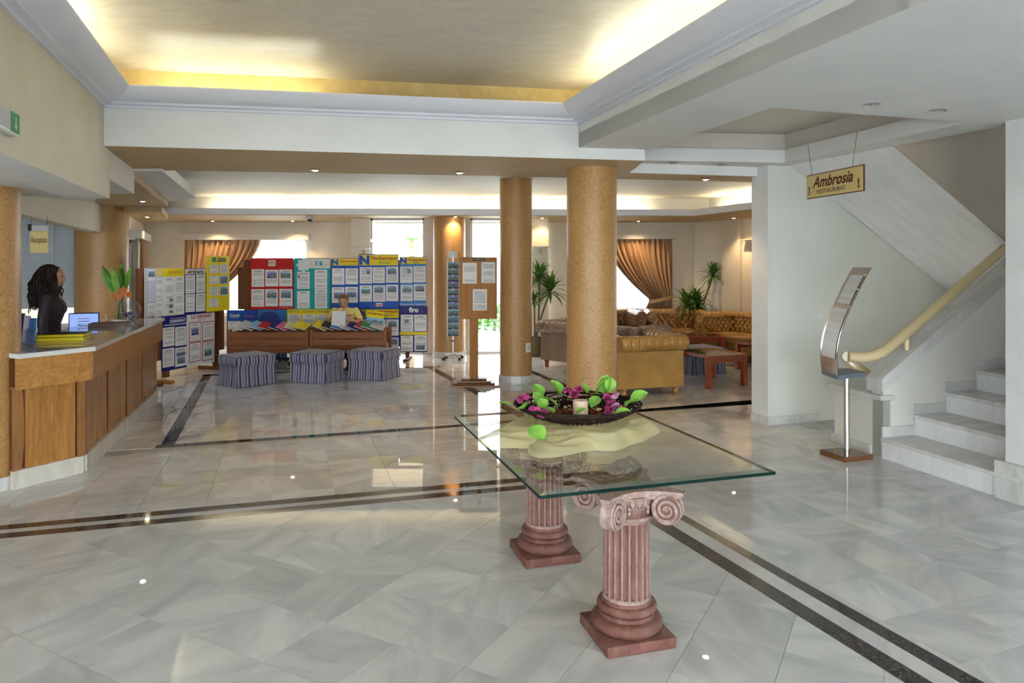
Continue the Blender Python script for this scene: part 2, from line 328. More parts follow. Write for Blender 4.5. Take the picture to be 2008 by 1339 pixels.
for k, c in dict(p_red=(.55, .02, .02), p_teal=(.02, .36, .36), p_blue=(.02, .09, .44), p_navy=(.02, .02, .17), p_yellow=(.85, .68, .02), p_white=(.78, .78, .78), p_lblue=(.05, .20, .55), p_cream=(.76, .72, .64),
                 p_gold=(.70, .55, .22), p_black=(.02, .02, .02), p_green=(.03, .28, .10), p_grey=(.52, .52, .54), p_mauve=(.60, .58, .70), p_pink=(.75, .12, .30), p_orange=(.80, .28, .03), p_maroon=(.12, .02, .015), p_dkred=(.45, .03, .05),
                 p_sky=(.25, .45, .72), p_lime=(.6, .72, .35)).items(): M[k] = flat(k[2:] + '_print', c)
M['sign'] = flat('gold_sign_face', (.70, .56, .24), .3)
def emis(name, c, s):
    m = mat(name, (0, 0, 0), .5, emit=c, es=s); return m
M['tube_cool'] = emis('cove_tube_cool', (.94, 1.0, .84), 26)
M['tube_warm'] = emis('cove_tube_warm', (1.0, .88, .60), 38)
M['lamp_on'] = emis('lamp_lit', (1.0, .82, .55), 40)
M['lamp_cool'] = emis('lamp_lit_cool', (.9, .97, 1.0), 60)
M['lamp_off'] = mat('lamp_unlit', (.55, .55, .58), .2)
M['screen'] = emis('monitor_screen', (.22, .34, .75), 1.1)
# ---------------------------------------------------------------- plan of the room (metres; the camera stands at 0, 0)
Z_BEAM, Z_SOF, Z_CORN, Z_CROWN, Z_GOLD, Z_BACK, Z_PER = 2.62, 2.72, 2.92, 3.02, 3.27, 2.90, 2.53
def Lf(y): return -2.43 - .351 * (y - 3.389)       # left fascia line
def Rf(y): return .591 - .289 * (y - 6.32)         # right fascia line
V2 = lambda p: Vector((p[0], p[1]))
def offset_path(path, d):                          # d > 0: to the right of the walking direction, mitred
    P = [V2(p) for p in path]; out = []
    for i, p in enumerate(P):
        ns = []
        if i > 0: e = (P[i] - P[i - 1]).normalized(); ns.append(Vector((e.y, -e.x)))
        if i < len(P) - 1: e = (P[i + 1] - P[i]).normalized(); ns.append(Vector((e.y, -e.x)))
        if len(ns) == 1: out.append(p + ns[0] * d)
        else:
            b = (ns[0] + ns[1]).normalized(); out.append(p + b * (d / max(.2, b.dot(ns[0]))))
    return out
def sweep(mb, path, prof, mi=0):                   # profile of (offset, z) carried along the path
    rows = [offset_path(path, d) for d, z in prof]
    return mb.grid(lambda i, j: (rows[j][i].x, rows[j][i].y, prof[j][1]), len(path), len(prof), mi)
def ribbon(p0, p1, wd, side=1):                    # four corners of a strip of width wd to the left (side 1) or right of p0-p1
    a, b = V2(p0), V2(p1); e = (b - a).normalized(); n = Vector((-e.y, e.x)) * wd * side
    return [a, b, b + n, a + n]
def wall(name, p0, p1, z0, z1, th, mats, openings=(), label=None, side=1):
    # thick wall on the left (side 1) of p0-p1, with rectangular openings (s0, s1, z0, z1) along it
    a, b = V2(p0), V2(p1); L = (b - a).length; e = (b - a) / L; mb = MB()
    cuts = sorted({0, L} | {o[0] for o in openings} | {o[1] for o in openings})
    for s0, s1 in zip(cuts, cuts[1:]):
        gaps = sorted([(o[2], o[3]) for o in openings if o[0] <= s0 + 1e-6 and o[1] >= s1 - 1e-6]); zs = z0
        for g0, g1 in gaps + [(z1, z1)]:
            if g0 - zs > 1e-4: mb.prism(ribbon(a + e * s0, a + e * s1, th, side), zs, g0)
            zs = g1
    return struct(name, mb, mats, label)

# ---------------------------------------------------------------- floor: grout bed, marble tiles, granite inlay
def clip(poly, p, n):                              # keep the side where (q - p).n >= 0
    out = []
    for i in range(len(poly)):
        a, b = poly[i], poly[(i + 1) % len(poly)]; da, db = (a - p).dot(n), (b - p).dot(n)
        if da >= 0: out.append(a)
        if (da >= 0) != (db >= 0): out.append(a + (b - a) * (da / (da - db)))
    return out
def shrink(poly, d):
    n = len(poly); ar = sum(poly[i].x * poly[(i + 1) % n].y - poly[(i + 1) % n].x * poly[i].y for i in range(n)) / 2
    if ar < 0: poly = poly[::-1]
    out = poly
    for i in range(n):
        a, b = poly[i], poly[(i + 1) % n]
        if (b - a).length < 1e-5: continue
        e = (b - a).normalized(); nn = Vector((-e.y, e.x)); out = clip(out, a + nn * d, nn)
        if len(out) < 3: return []
    return out
floor = struct('floor', MB().prism([(-10, -4.5), (8, -4.5), (8, 6.1), (3.27, 6.1), (3.24, 6.8), (3.30, 7.66), (8, 8.9), (8, 15.0), (-10, 15.0)], -.25, -.004), M['grout'],
               'polished white marble tile floor with dark granite inlay bands')
def line(p, q): p, q = V2(p), V2(q); e = (q - p).normalized(); return p, Vector((-e.y, e.x))      # point, left normal
l1p, l1n = line((-3.155, 4.399), (0, 5.330))       # near edge of the lower left band (left normal points to the back)
l2p, l2n = line((-3.314, 4.621), (0, 5.626))       # far edge of the upper left band
rAp, rAn = line((.907, 4.657), (1.592, 2.888))     # outer edge of the right band, walking to the camera (left normal points right)
rBp, rBn = line((1.10, 4.97), (1.914, 2.888))
m1p, m1n = line((-3.28, 6.556), (-.581, 7.39)); m2p, m2n = line((-.581, 7.39), (2.93, 8.72))
MIDW = .10
regions = [
    ('diag', Vector((-1.736, 3.41)), R(-28.9), .386, .386, [(l1p, -l1n), (rAp, -rAn)]),
    ('right', Vector((1.743, 4.64)), R(21.3), .44, .39, [(rBp, rBn), (m2p, -m2n)]),
    ('mid', Vector((-2.0, 6.0)), R(17.5), .44, .39, [(l2p, l2n), (rBp, -rBn), (m1p, -m1n), (m2p, -m2n)]),
    ('far', Vector((0.0, 9.0)), R(19.5), .44, .39, [(m1p + m1n * MIDW, m1n), (m2p + m2n * MIDW, m2n)]),
    ('far', Vector((0.0, 9.0)), R(19.5), .44, .39, [(m1p + m1n * MIDW, m1n), (m2p + m2n * MIDW, -m2n)]),
]
well = [V2((3.25, 6.12)), V2((3.24, 6.8)), V2((3.30, 7.66)), V2((3.0, 7.6))]
tiles = []
for nm, o, ang, sx, sy, planes in regions:
    ex, ey = Vector((math.cos(ang), math.sin(ang))), Vector((-math.sin(ang), math.cos(ang)))
    for i in range(-32, 33):
        for j in range(-36, 37):
            c = o + ex * sx * i + ey * sy * j
            q = [c, c + ex * sx, c + ex * sx + ey * sy, c + ey * sy]
            m_ = c + ex * sx / 2 + ey * sy / 2
            if not (-8.8 < m_.x < 6.5 and -4 < m_.y < 14.8): continue
            for p, n in planes:
                q = clip(q, p, n)
                if len(q) < 3: break
            if len(q) < 3: continue
            if max(p.x for p in q) > 3.26 and 6.1 < m_.y < 7.7:      # stair well edge
                q = clip(q, V2((3.26, 6.5)), Vector((-1, 0)))
                if len(q) < 3: continue
            q = shrink(q, .0011)
            if len(q) < 3: continue
            ar = abs(sum(q[k].x * q[(k + 1) % len(q)].y - q[(k + 1) % len(q)].x * q[k].y for k in range(len(q)))) / 2
            if ar < .0015: continue
            cc = sum(q, Vector((0, 0))) / len(q)
            px = -1
            if cc.y > 2.2:
                u, v = UC + FPX * cc.x / cc.y, VH + FPX * HC / cc.y
                if -60 < u < 2070 and v < 1400: px = ar * FPX * FPX * HC / cc.y ** 3
            tiles.append((px, q, rnd.random()))
tiles.sort(key=lambda k: -k[0])
def tile_mesh(name, items):
    mb = MB(); tn = []
    for px, q, tone in items:
        mb.prism(q, -.014, 0); tn += [tone] * (2 * len(q))
    me = mb.mesh(name, M['tile']); at = me.attributes.new('tone', 'FLOAT', 'POINT'); at.data.foreach_set('value', tn); return me
for k in tiles[:300]: link('tile', tile_mesh('tile', [k]), floor)
link('tile_field', tile_mesh('tile_field', tiles[300:]), floor, 'stuff')
def strip_between(a0, a1, b0, b1, z=0.0, name='inlay_strip', mt='granite', d=.001):
    q = shrink([V2(a0), V2(a1), V2(b1), V2(b0)], d); mb = MB().prism(q, -.014, z)
    if mt == 'tile':
        me = mb.mesh(name, M['tile']); at = me.attributes.new('tone', 'FLOAT', 'POINT'); at.data.foreach_set('value', [rnd.random()] * len(me.vertices)); return link(name, me, floor)
    return mb.build(name, M[mt], floor)
def isect(p, n, q, k):                             # meeting point of two lines given by point and normal
    d = n.x * k.y - n.y * k.x; c1, c2 = p.dot(n), q.dot(k); return Vector(((c1 * k.y - c2 * n.y) / d, (n.x * c2 - k.x * c1) / d))
LB = [(V2((-3.314, 4.621)), V2((0, 5.626))), (V2((-3.257, 4.542)), V2((0, 5.514))), (V2((-3.214, 4.482)), V2((0, 5.434))), (V2((-3.155, 4.399)), V2((0, 5.330)))]
RB = [(V2((1.10, 4.97)), V2((1.914, 2.888))), (V2((1.073, 4.847)), V2((1.815, 2.888))), (V2((.947, 4.857)), V2((1.706, 2.888))), (V2((.907, 4.657)), V2((1.592, 2.888)))]
cor, lfar, rnear = [], [], []
for (a, b), (c, d) in zip(LB, RB):
    p, n = line(a, b); q, k = line(c, d); cor.append(isect(p, n, q, k)); lfar.append(a + (a - b) * .6); rnear.append(d + (d - c) * 3.0)
for k in range(3):
    mt = 'tile' if k == 1 else 'granite'; nm = 'marble_band' if k == 1 else 'inlay_strip'
    strip_between(lfar[k], cor[k], lfar[k + 1], cor[k + 1], name=nm, mt=mt); strip_between(cor[k], rnear[k], cor[k + 1], rnear[k + 1], name=nm, mt=mt)
dm = V2((-3.28, 6.556)) - V2((-.581, 7.39)); strip_between(V2((-3.28, 6.556)) + dm * 2, V2((-3.28, 6.556)), V2((-3.28, 6.556)) + dm * 2 + m1n * MIDW, V2((-3.28, 6.556)) + m1n * MIDW, name='marble_band', mt='tile')
mc = isect(m1p + m1n * MIDW, m1n, m2p + m2n * MIDW, m2n)
strip_between((-3.28, 6.556), (-.581, 7.39), V2((-3.28, 6.556)) + m1n * MIDW, mc)
strip_between((-.581, 7.39), V2((2.93, 8.72)) + (V2((2.93, 8.72)) - V2((-.581, 7.39))) * .6, mc, V2((2.93, 8.72)) + (V2((2.93, 8.72)) - V2((-.581, 7.39))) * .6 + m2n * MIDW)
for a, b in (((-3.25, 6.58), (-4.68, 10.83)), ((.16, 7.62), (-1.40, 11.6)), ((1.25, 8.25), (.10, 11.5)), ((-4.68, 10.83), (-1.2, 11.75)), ((2.6, 12.3), (5.0, 11.3))):
    q = ribbon(a, b, .12, -1); MB().prism(q, -.012, .0012).build('inlay_strip', M['granite'], floor)

# ---------------------------------------------------------------- ceilings
coffer = [(Lf(-4), -4), (-3.22, 5.62), (.591, 6.32), (Rf(-4), -4)]
out = offset_path(coffer, -.2)
struct('ceiling', MB().prism([(p.x, p.y) for p in out], Z_GOLD, Z_GOLD + .1), M['gold'], 'brushed gold painted ceiling panel above the hall')
struct('trim_1', sweep(MB(), coffer, [(-.17, Z_GOLD), (-.17, Z_CORN + .03), (.02, Z_CORN + .032)]), M['goldband'], 'gold band behind the lit cove of the hall ceiling')
prof = [(-.005, Z_CORN), (.025, Z_CORN), (.025, Z_CORN + .018), (.075, Z_CORN + .022), (.075, Z_CORN + .040), (.12, Z_CORN + .046), (.15, Z_CORN + .060), (.18, Z_CORN + .080), (.205, Z_CORN + .105), (.225, Z_CORN + .130), (.225, Z_CORN + .14), (.195, Z_CORN + .14), (.185, Z_CORN + .12), (.13, Z_CORN + .085), (.06, Z_CORN + .052), (.02, Z_CORN + .032)]
struct('trim_2', sweep(MB(), coffer, prof), M['crown'], 'stepped white crown moulding around the hall ceiling', 30)
# left bulkhead over the reception, beam across the back, stub, reception slabs
struct('wall_reception_bulkhead', MB().prism([(Lf(-4), -4), (-3.288, 5.835), (-3.66, 5.9), (Lf(-4) - .36, -4)], 2.225, Z_CORN + .03, 0, 1), [M['cream'], M['ceil_w']], 'cream bulkhead hanging above the reception counter')
struct('ceiling_beam', MB().prism([(-3.22, 5.62), (1.198, 6.44), (1.20, 7.3), (2.62, 7.62), (2.78, 8.17), (-.13, 7.58), (-3.746, 7.08)], Z_BEAM, Z_CORN + .03, 0, 1), [M['white'], M['beige']], 'deep white beam with beige underside across the hall')
struct('ceiling_stub', MB().prism([(-3.225, 5.64), (-3.746, 7.08), (-4.05, 7.05), (-3.55, 5.66)], 2.383, 2.72, 0, 1), [M['pinkw'], M['ceil_w']], 'short dropped beam behind the bulkhead')
struct('ceiling_reception', MB().prism([(-9, -4), (Lf(-4) - .3, -4), (-3.45, 6.0), (-3.93, 6.7), (-4.18, 5.87), (-4.6, 5.2), (-9, 3.0)], 2.27, 2.40), M['ceil_w'], 'white ceiling over the reception')
struct('ceiling_soffit', MB().prism([(-3.74, 7.06), (-5.04, 10.47), (-5.4, 10.6), (-9, 10.6), (-9, 2.9), (-4.2, 5.8), (-3.8, 6.6)], 2.522, 2.62), M['beige'], 'beige soffit above the reception column')
rc = [(-3.43, 7.0), (-4.40, 9.92)] + [(-4.40 - .30 * math.sin(a) * .9, 9.92 + .32 * (1 - math.cos(a)) + .16 * math.sin(a)) for a in (.3, .6, .9, 1.2)] + [(-5.04, 10.47), (-3.78, 7.0)]
struct('ceiling_slab', MB().prism(rc, 2.60, 2.72), M['white'], 'white ceiling lip with a rounded end')
struct('ceiling_back', MB().prism([(-9, 6.9), (-3.7, 7.0), (-.1, 7.5), (2.78, 8.1), (3.3, 7.85), (8, 9.0), (8, 15.3), (-9, 15.3)], Z_BACK, Z_BACK + .12), M['ceil_w'], 'flat grey white ceiling of the lounge')
per = [(-9, 12.3), (3.256, 12.77), (4.85, 7.9), (7.6, 7.9), (7.6, 15.2), (-9, 15.2)]
struct('ceiling_perimeter', MB().prism(per, Z_PER, Z_PER + .06), M['beige'], 'beige perimeter soffit of the lounge')
lip = [(-9, 12.3), (3.256, 12.77), (4.85, 7.9)]
struct('trim_3', sweep(MB(), lip, [(.01, Z_PER + .01), (.01, Z_PER + .12), (-.03, Z_PER + .12), (-.03, Z_PER + .05)]), M['crown'], 'white lip along the lounge cove')
struct('wall_cove', sweep(MB(), lip, [(-.62, Z_PER + .05), (-.62, Z_BACK)]), M['white'], 'cove wall above the lounge soffit')
struct('ceiling_corner', MB().prism([(-9, 10.45), (-5.15, 10.5), (-5.95, 12.35), (-7.5, 14.2), (-9, 14.2)], 2.45, Z_PER), M['beige'], 'lower beige soffit in the back left corner')
# right ceiling with stepped recess
O1, O2, O3, O4, O5, O6, O7 = (Rf(-4), -4), (.591, 6.32), (1.2, 7.45), (2.75, 7.66), (2.9, 7.5), (3.67, 5.33), (6.55, -4)
Hn, Hr, Hf, Hl = (1.71, 4.70), (3.315, 5.19), (2.78, 7.28), (1.06, 7.1)
mb = MB()
for pl in ([O1, Hn, Hl, O3, O2], [O1, O7, Hr, Hn], [O7, O6, O5, Hf, Hr], [Hl, Hf, O5, O4, O3]): mb.prism(pl, Z_SOF, Z_SOF + .13)
struct('ceiling_right', mb, M['ceil_w'], 'white ceiling in front of the stairs')
cH = [V2(p) for p in (Hn, Hr, Hf, Hl)]; hc = sum(cH, Vector((0, 0))) / 4; oH = [hc + (p - hc) * 1.10 for p in cH]; oo = [hc + (p - hc) * 1.5 for p in cH]
mb = MB()
for i in range(4): mb.prism([oH[i], oH[(i + 1) % 4], oo[(i + 1) % 4], oo[i]], Z_SOF + .13, Z_SOF + .31)
mb.prism(oo, Z_SOF + .31, Z_SOF + .38)
struct('ceiling_recess', mb, M['pinkw'], 'stepped ceiling recess in front of the stairs')
struct('wall_right_upper', MB().prism(ribbon(O1, (.591, 6.32), .05, -1), Z_SOF + .001, Z_CORN + .03).prism([(.63, 6.33), (1.2, 7.4), (1.24, 7.36), (.68, 6.3)], Z_SOF + .13, Z_CORN), M['white'], 'white fascia below the crown moulding on the right')
# roof slab that closes the building above
struct('wall_sky_block', MB().box(8.6, 8.8, -4.2, 15.2, -2.2, -.25).box(7.75, 8.0, -4.2, 5.6, -.2, 4.6).box(7.75, 8.0, 7.0, 15.2, -.2, 4.6).box(7.75, 8.0, 5.6, 7.0, -.2, 2.7).box(7.75, 8.0, 5.6, 7.0, 3.6, 4.6).box(-9.0, 8.0, 14.96, 15.2, 2.9, 4.6), M['white'], 'unseen wall added beyond the stairs to shut out sky light')  # unseen, added to shut out sky light; its opening brightens the stairwell
struct('floor_sky_block', MB().box(-10, 8.8, -4.5, 15.2, -2.5, -2.25).box(-10, 8, -4.5, -4.3, -2.25, -.25).box(-10, 8, 15.0, 15.2, -2.25, -.25).box(-10, -9.8, -4.3, 15.0, -2.25, -.25), M['grout'])  # unseen box added to stop sky light coming in beneath the floor
struct('ceiling_roof', MB().box(-10, 9, -4.6, 15.4, 4.6, 4.75), M['ceil_w'])

# ---------------------------------------------------------------- walls
W1 = ((-7.5, 14.6), (3.75, 14.7)); wdx = 11.25 / (V2(W1[1]) - V2(W1[0])).length
sx = lambda X: (X * 1.058 + 7.5) / wdx
wall('wall_back', W1[0], W1[1], 0, 2.9, .25, M['wallp'], [(sx(-6.2), sx(-3.98), .62, 2.18), (sx(-2.86), sx(.60), 0, Z_PER), (sx(1.55), sx(2.95), .78, 2.18)], 'cream back wall with curtained windows and glass doors')
wall('wall_entrance', (-3.0, 13.3), (.68, 13.3), 0, 2.9, .2, M['wallp'], [(.35, 1.366, 0, Z_PER), (2.221, 3.27, 0, Z_PER)], 'cream entrance bay with two glass doors')
struct('wall_entrance_returns', MB().box(-3.0, -2.8, 13.5, 14.59, 0, 2.9).box(.48, .68, 13.5, 14.6, 0, 2.9), M['wallp'])
wall('wall_right', (3.75, 14.7), (6.45, 9.07), 0, 2.9, .25, M['wallp'], [(2.7, 4.4, .3, 2.4), (4.6, 6.1, .3, 2.4)], 'cream right wall of the lounge')  # both openings added out of view to let daylight into the lounge
wall('wall_left', (-5.83, 10.75), (-7.5, 14.6), 0, 2.9, .25, M['wallp'], [(.5, 2.3, .62, 2.1)], 'cream left wall with a curtained window')
wall('wall_reception', (-8.9, 9.2), (-6.2, 10.70), 0, 2.6, .2, M['white'], [(.75, 2.93, .75, 2.4)], 'white wall behind the reception with a blind')
wall('wall_far_left', (-8.9, -4), (-8.9, 14.9), 0, 4.6, .2, M['cream'])
FR = [(.6, 4.0), (4.6, 8.0), (8.6, 12.0), (12.4, 14.9)]
wall('wall_front', (7.0, -4), (-9.0, -4), 0, 4.6, .25, M['white'], [(a, b, .05, 2.75) for a, b in FR], 'glazed front wall behind the viewer')
for a, b in FR: portal((7.0 - a, -4.1), (7.0 - b, -4.1), .05, 2.75, (0, 1))
for a, b, c, d in ((-6.2, -3.98, .62, 2.18), (1.55, 2.95, .78, 2.18)): portal((a * 1.058, 14.8), (b * 1.058, 14.8), c, d, (0, -1))
# header above the reception window
hA, hB = (-4.18, 5.9), (-6.06, 10.68)
struct('wall_header', MB().prism(ribbon(hA, hB, .16, 1), 2.131, 2.55), M['cream'], 'cream header above the reception opening')
# pillar and wall along the stairs; their line is Y = 7.48 + .3 (X - 2.68)
sd = Vector((.958, .287)); sn = Vector((-.287, .958))
PW = V2((2.68, 7.48))
struct('wall_stairs', MB().prism([PW, PW + sd * 6, PW + sd * 6 + sn * .25, PW + sn * .25 + sd * .0], -2.2, 4.6), M['green'], 'grey green wall beside the stairs')
struct('wall_pillar', MB().prism([V2((2.585, 7.70)), PW - sd * .003 - sn * .003, PW + sn * .3 + sd * .02, V2((2.70, 7.98))], 0, Z_BACK), M['white'], 'white end of the stair wall')
NW = V2((3.56, 5.15)); nd = Vector((.298, -.954))
struct('wall_stair_front', MB().prism([NW, NW + nd * 9.7, NW + nd * 9.7 + sd * .35, NW + sd * 2.6, ], 0, 4.6), M['white'], 'white wall at the right edge')
struct('baseboard_right', MB().prism([NW - sd * .012 + nd * .03, NW + nd * 9.6 - sd * .012, NW + nd * 9.6 + sd * .02, NW + nd * .03 + sd * .02], 0, .085), M['skirt'])
struct('baseboard_pillar', MB().prism([V2((2.57, 7.70)), PW - sd * .012 - sn * .015, PW - sn * .015 + sd * .65, PW + sd * .65 + sn * .01, PW + sn * .05, V2((2.72, 7.97)), V2((2.66, 8.0))], 0, .085), M['skirt'], 'marble skirting around the white pillar')
struct('wall_back_right_pilaster', MB().prism([(4.08, 13.9), (4.2, 13.98), (4.4, 13.5), (4.28, 13.42)], 0, Z_PER), M['wallp'])
portal((-2.65, 13.55), (-1.63, 13.55), 0, Z_PER, (0, -1)); portal((-.78, 13.55), (.27, 13.55), 0, Z_PER, (0, -1))
wr = V2((3.75, 14.7)); wre = (V2((7.3, 7.3)) - wr).normalized(); wrn = Vector((-wre.y, wre.x))
for a, b in ((2.7, 4.4), (4.6, 6.1)): portal(wr + wre * a + wrn * .2, wr + wre * b + wrn * .2, .3, 2.4, -wrn)
struct('baseboard_back', MB().box(-7.4, -3.0, 14.56, 14.63, 0, .09).box(.7, 3.7, 14.63, 14.70, 0, .09), M['skirt'])

# stairs: first flight, stringer, second flight above, stair well
RIS, GO = .18, .355
def SP(s, t): return PW0 + sd * s + sn * t         # s along the climb, t across to the back
PW0 = V2((3.22, 6.21))
stairs = thing('staircase', 'white marble staircase rising behind the steel menu stand', 'stairs', (PW0.x, PW0.y, 0), math.atan2(sd.y, sd.x))
for k in range(8):
    s0 = k * GO - (0 if k else .0)
    MB().box(s0, s0 + (GO if k < 7 else 1.6), -1.28, 0, 0, (k + 1) * RIS - .03).build('riser', M['riser'], stairs)
    MB().rbox(s0 - .025, s0 + (GO if k < 7 else 1.6), -1.28, 0, (k + 1) * RIS - .03, (k + 1) * RIS, .006, 2).build('tread', M['tile_s'], stairs)
    MB().box(s0 + .0, s0 + .045, -.004, .012, max(0, k * RIS - .02), (k + 1) * RIS + .09).box(s0 + .045, s0 + GO + .0, -.004, .012, (k + 1) * RIS, (k + 1) * RIS + .085).build('skirting', M['skirt'], stairs)
MB().box(-.02, .05, -1.36, -1.06 + .0, 0, .27).build('skirting', M['skirt'], stairs)
# stringer wall with sloping marble cap
SL = RIS / GO
zc = lambda s: .62 + (s - .05) * .655
par = thing('stair_parapet', 'low cream stair parapet with sloping marble coping', 'parapet', (PW0.x, PW0.y, 0), math.atan2(sd.y, sd.x))
def side(poly, y0, y1):                            # prism across the stairs: poly in (s, z)
    mb = MB(); n = len(poly); mb.add([(p[0], y0, p[1]) for p in poly] + [(p[0], y1, p[1]) for p in poly], [tuple(range(n)), tuple(reversed(range(n, 2 * n)))] + [(i, i + n, (i + 1) % n + n, (i + 1) % n) for i in range(n)]); return mb
side([(.02, 0), (.02, zc(.02)), (3.6, zc(3.6)), (3.6, 0)], .012, .13).build('stringer_wall', M['stair_w'], par)
MB().box(.02, .10, .012, .60, 0, .50).build('end_wall', M['stair_w'], par)
MB().rbox(-.03, .12, -.02, .63, .50, .545, .006, 2).build('end_cap', M['skirt'], par)
side([(-.02, zc(-.02) - .0), (-.02, zc(-.02) + .11), (.0, zc(0) + .12), (3.6, zc(3.6) + .12), (3.6, zc(3.6))], -.02, .16).build('coping', M['skirt'], par)
MB().box(.0, .02, .14, .62, 0, .08).build('skirting', M['skirt'], par)
# second flight: soffit between the stringer line and the wall
rise2 = .638
st2 = thing('upper_stair_flight', 'smooth white underside of the upper stair flight with taupe side', 'stairs', (PW0.x, PW0.y, 0), math.atan2(sd.y, sd.x))
z2 = lambda s: 2.72 - rise2 * (s - .14)
side([(.08, z2(.08)), (2.21, z2(2.21)), (4.5, z2(2.21)), (4.5, z2(2.21) + .3), (2.3, z2(2.21) + .3), (.08, z2(.08) + .3)], .02, 1.36).build('soffit', M['riser'], st2)
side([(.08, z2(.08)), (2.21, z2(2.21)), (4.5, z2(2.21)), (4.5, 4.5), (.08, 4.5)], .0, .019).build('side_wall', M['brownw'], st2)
# handrail
hr = thing('handrail', 'thick cream tubular handrail curling at the foot of the stairs', 'handrail', (PW0.x, PW0.y, 0), math.atan2(sd.y, sd.x))
zr = lambda s: zc(s) + .27
pts = [(-.24, .14, .875), (-.14, .11, .868), (-.04, .08, .878), (.06, .07, .915), (.20, .07, zr(.20)), (1.5, .07, zr(1.5)), (3.6, .07, zr(3.6))]
def smooth_path(p, n=6):
    P = [Vector(q) for q in p]; o = []
    for i in range(len(P) - 1):
        a, b, c, d = P[max(i - 1, 0)], P[i], P[i + 1], P[min(i + 2, len(P) - 1)]
        for k in range(n):
            t = k / n; o.append(.5 * ((2 * b) + (c - a) * t + (2 * a - 5 * b + 4 * c - d) * t * t + (3 * b - a - 3 * c + d) * t ** 3))
    return o + [P[-1]]
MB().tube(smooth_path(pts), .046, 14).build('rail', M['cream_rail'], hr, 60)
MB().tube(smooth_path([(-.24, .14, .875), (-.12, .30, .84), (.1, .42, .74), (.35, .45, .60)]), .044, 14).build('return_rail', M['cream_rail'], hr, 60)
for s in (.34, 1.6): MB().tube([(s, .07, zc(s) + .11), (s, .07, zr(s))], [.030, .020], 10).build('post', M['cream_rail'], hr, 50)
# well going down behind the parapet
struct('floor_well', MB().prism([SP(-.1, .13), SP(4, .13), SP(4, 1.6), SP(-.1, 1.6)], -2.2, -2.1).prism([SP(.0, .5), SP(.0, 1.5), SP(.02, 1.5), SP(.02, .5)], -2.1, -.25), M['green'])

lp = SP(1.9, .78); sl_ = thing('stair_fill_lamp', 'unseen white globe lamp added to brighten the stairwell', 'lamp', (lp.x, lp.y, -.75))  # added out of view to brighten the flight's underside and the stair wall
MB().sphere((0, 0, 0), .11, .11, .11, 20, 12).build('globe', emis('lamp_globe', (1.0, .96, .90), 48), sl_, 60); MB().lathe([(.05, -.16), (.05, -.12), (.03, -.10)], 16).build('holder', M['steel'], sl_, 40); MB().tube([(0, 0, -1.35), (0, 0, -.15)], .015, 8).build('stem', M['steel'], sl_, 60)

# ---------------------------------------------------------------- columns
def column(name, label, x, y, r, z1, socket=None):
    t = thing(name, label, 'column', (x, y, 0))
    MB().lathe([(r, .10), (r, z1 * .5), (r, z1 - .0)], 48).build('shaft', M['column'], t, 60)
    n = 20
    for k in range(n):
        a0, a1 = 2 * math.pi * k / n + .006, 2 * math.pi * (k + 1) / n - .006
        MB().prism([(r * .97 * math.cos(a0), r * .97 * math.sin(a0)), ((r + .016) * math.cos(a0), (r + .016) * math.sin(a0)), ((r + .016) * math.cos(a1), (r + .016) * math.sin(a1)), (r * .97 * math.cos(a1), r * .97 * math.sin(a1))], 0, .10).build('skirting_tile', M['skirt'], t)
    return t
column('round_column', 'thick tan sponge-glazed column nearest the glass table', .783, 7.02, .245, Z_BEAM + .02)
c2 = column('round_column', 'tan sponge-glazed column beside the wooden notice board', (1011.5 - UC) * 10.27 / FPX, 10.27, .231, Z_BACK + .02)
column('round_column', 'orange lit column between the two glass doors', (881 - UC) * 13.05 / FPX, 13.05, .295, Z_PER + .02)
column('round_column', 'tan column behind the receptionist and flower vase', -6.06, 10.55, .355, 2.53)
column('round_column', 'tan column cut by the left edge in front of the counter', -4.02, 5.42, .245, 2.28)
sk = thing('wall_socket', 'white socket plate low on the tan column', 'socket', (c2.location.x + .17, c2.location.y - .175, .50), R(44))
MB().rbox(-.045, .045, -.012, .006, -.065, .065, .004, 2).build('plate', M['whitepl'], sk); MB().box(-.02, .02, -.016, -.011, -.03, .03).build('socket_insert', M['p_grey'], sk)
sw = thing('light_switch', 'square white light switch on the grey green wall', 'switch', (PW.x + .655 * sd.x, PW.y + .655 * sd.y, 1.14), math.atan2(sd.y, sd.x))
MB().rbox(-.042, .042, -.014, 0, -.042, .042, .004, 2).build('plate', M['whitepl'], sw); MB().rbox(-.03, .03, -.019, -.012, -.03, .03, .003, 2).build('rocker', M['whitepl'], sw)
# ---------------------------------------------------------------- lamps: cove tubes and recessed downlights
def cove_tube(path, d, z, s0, s1, mt, label, seg):
    a, b = V2(path[seg]), V2(path[seg + 1]); off = offset_path(path, d); a, b = off[seg], off[seg + 1]
    p, q = a + (b - a) * s0, a + (b - a) * s1
    th = thing('cove_lamp', label, 'lamp', (p.x, p.y, z))
    e = q - p; MB().tube([(0, 0, 0), (e.x, e.y, 0)], .014, 8).build('tube', M[mt], th, 60)
    n = Vector((-e.y, e.x)).normalized() * .02; MB().prism([(n.x, n.y), (-n.x, -n.y), (e.x - n.x, e.y - n.y), (e.x + n.x, e.y + n.y)], -.035, -.016).build('batten', M['whitepl'], th)
cove_tube(coffer, -.05, Z_CORN + .062, .40, .66, 'tube_cool', 'hidden cove tube on the left of the gold ceiling, nearer half', 0)
cove_tube(coffer, -.05, Z_CORN + .062, .68, .955, 'tube_cool', 'hidden cove tube on the left of the gold ceiling, farther half', 0)
cove_tube(coffer, -.05, Z_CORN + .062, .10, .42, 'tube_cool', 'hidden cove tube at the back left of the gold ceiling', 1)
cove_tube(coffer, -.05, Z_CORN + .062, .02, .30, 'tube_cool', 'hidden cove tube on the right of the gold ceiling, farther half', 2)
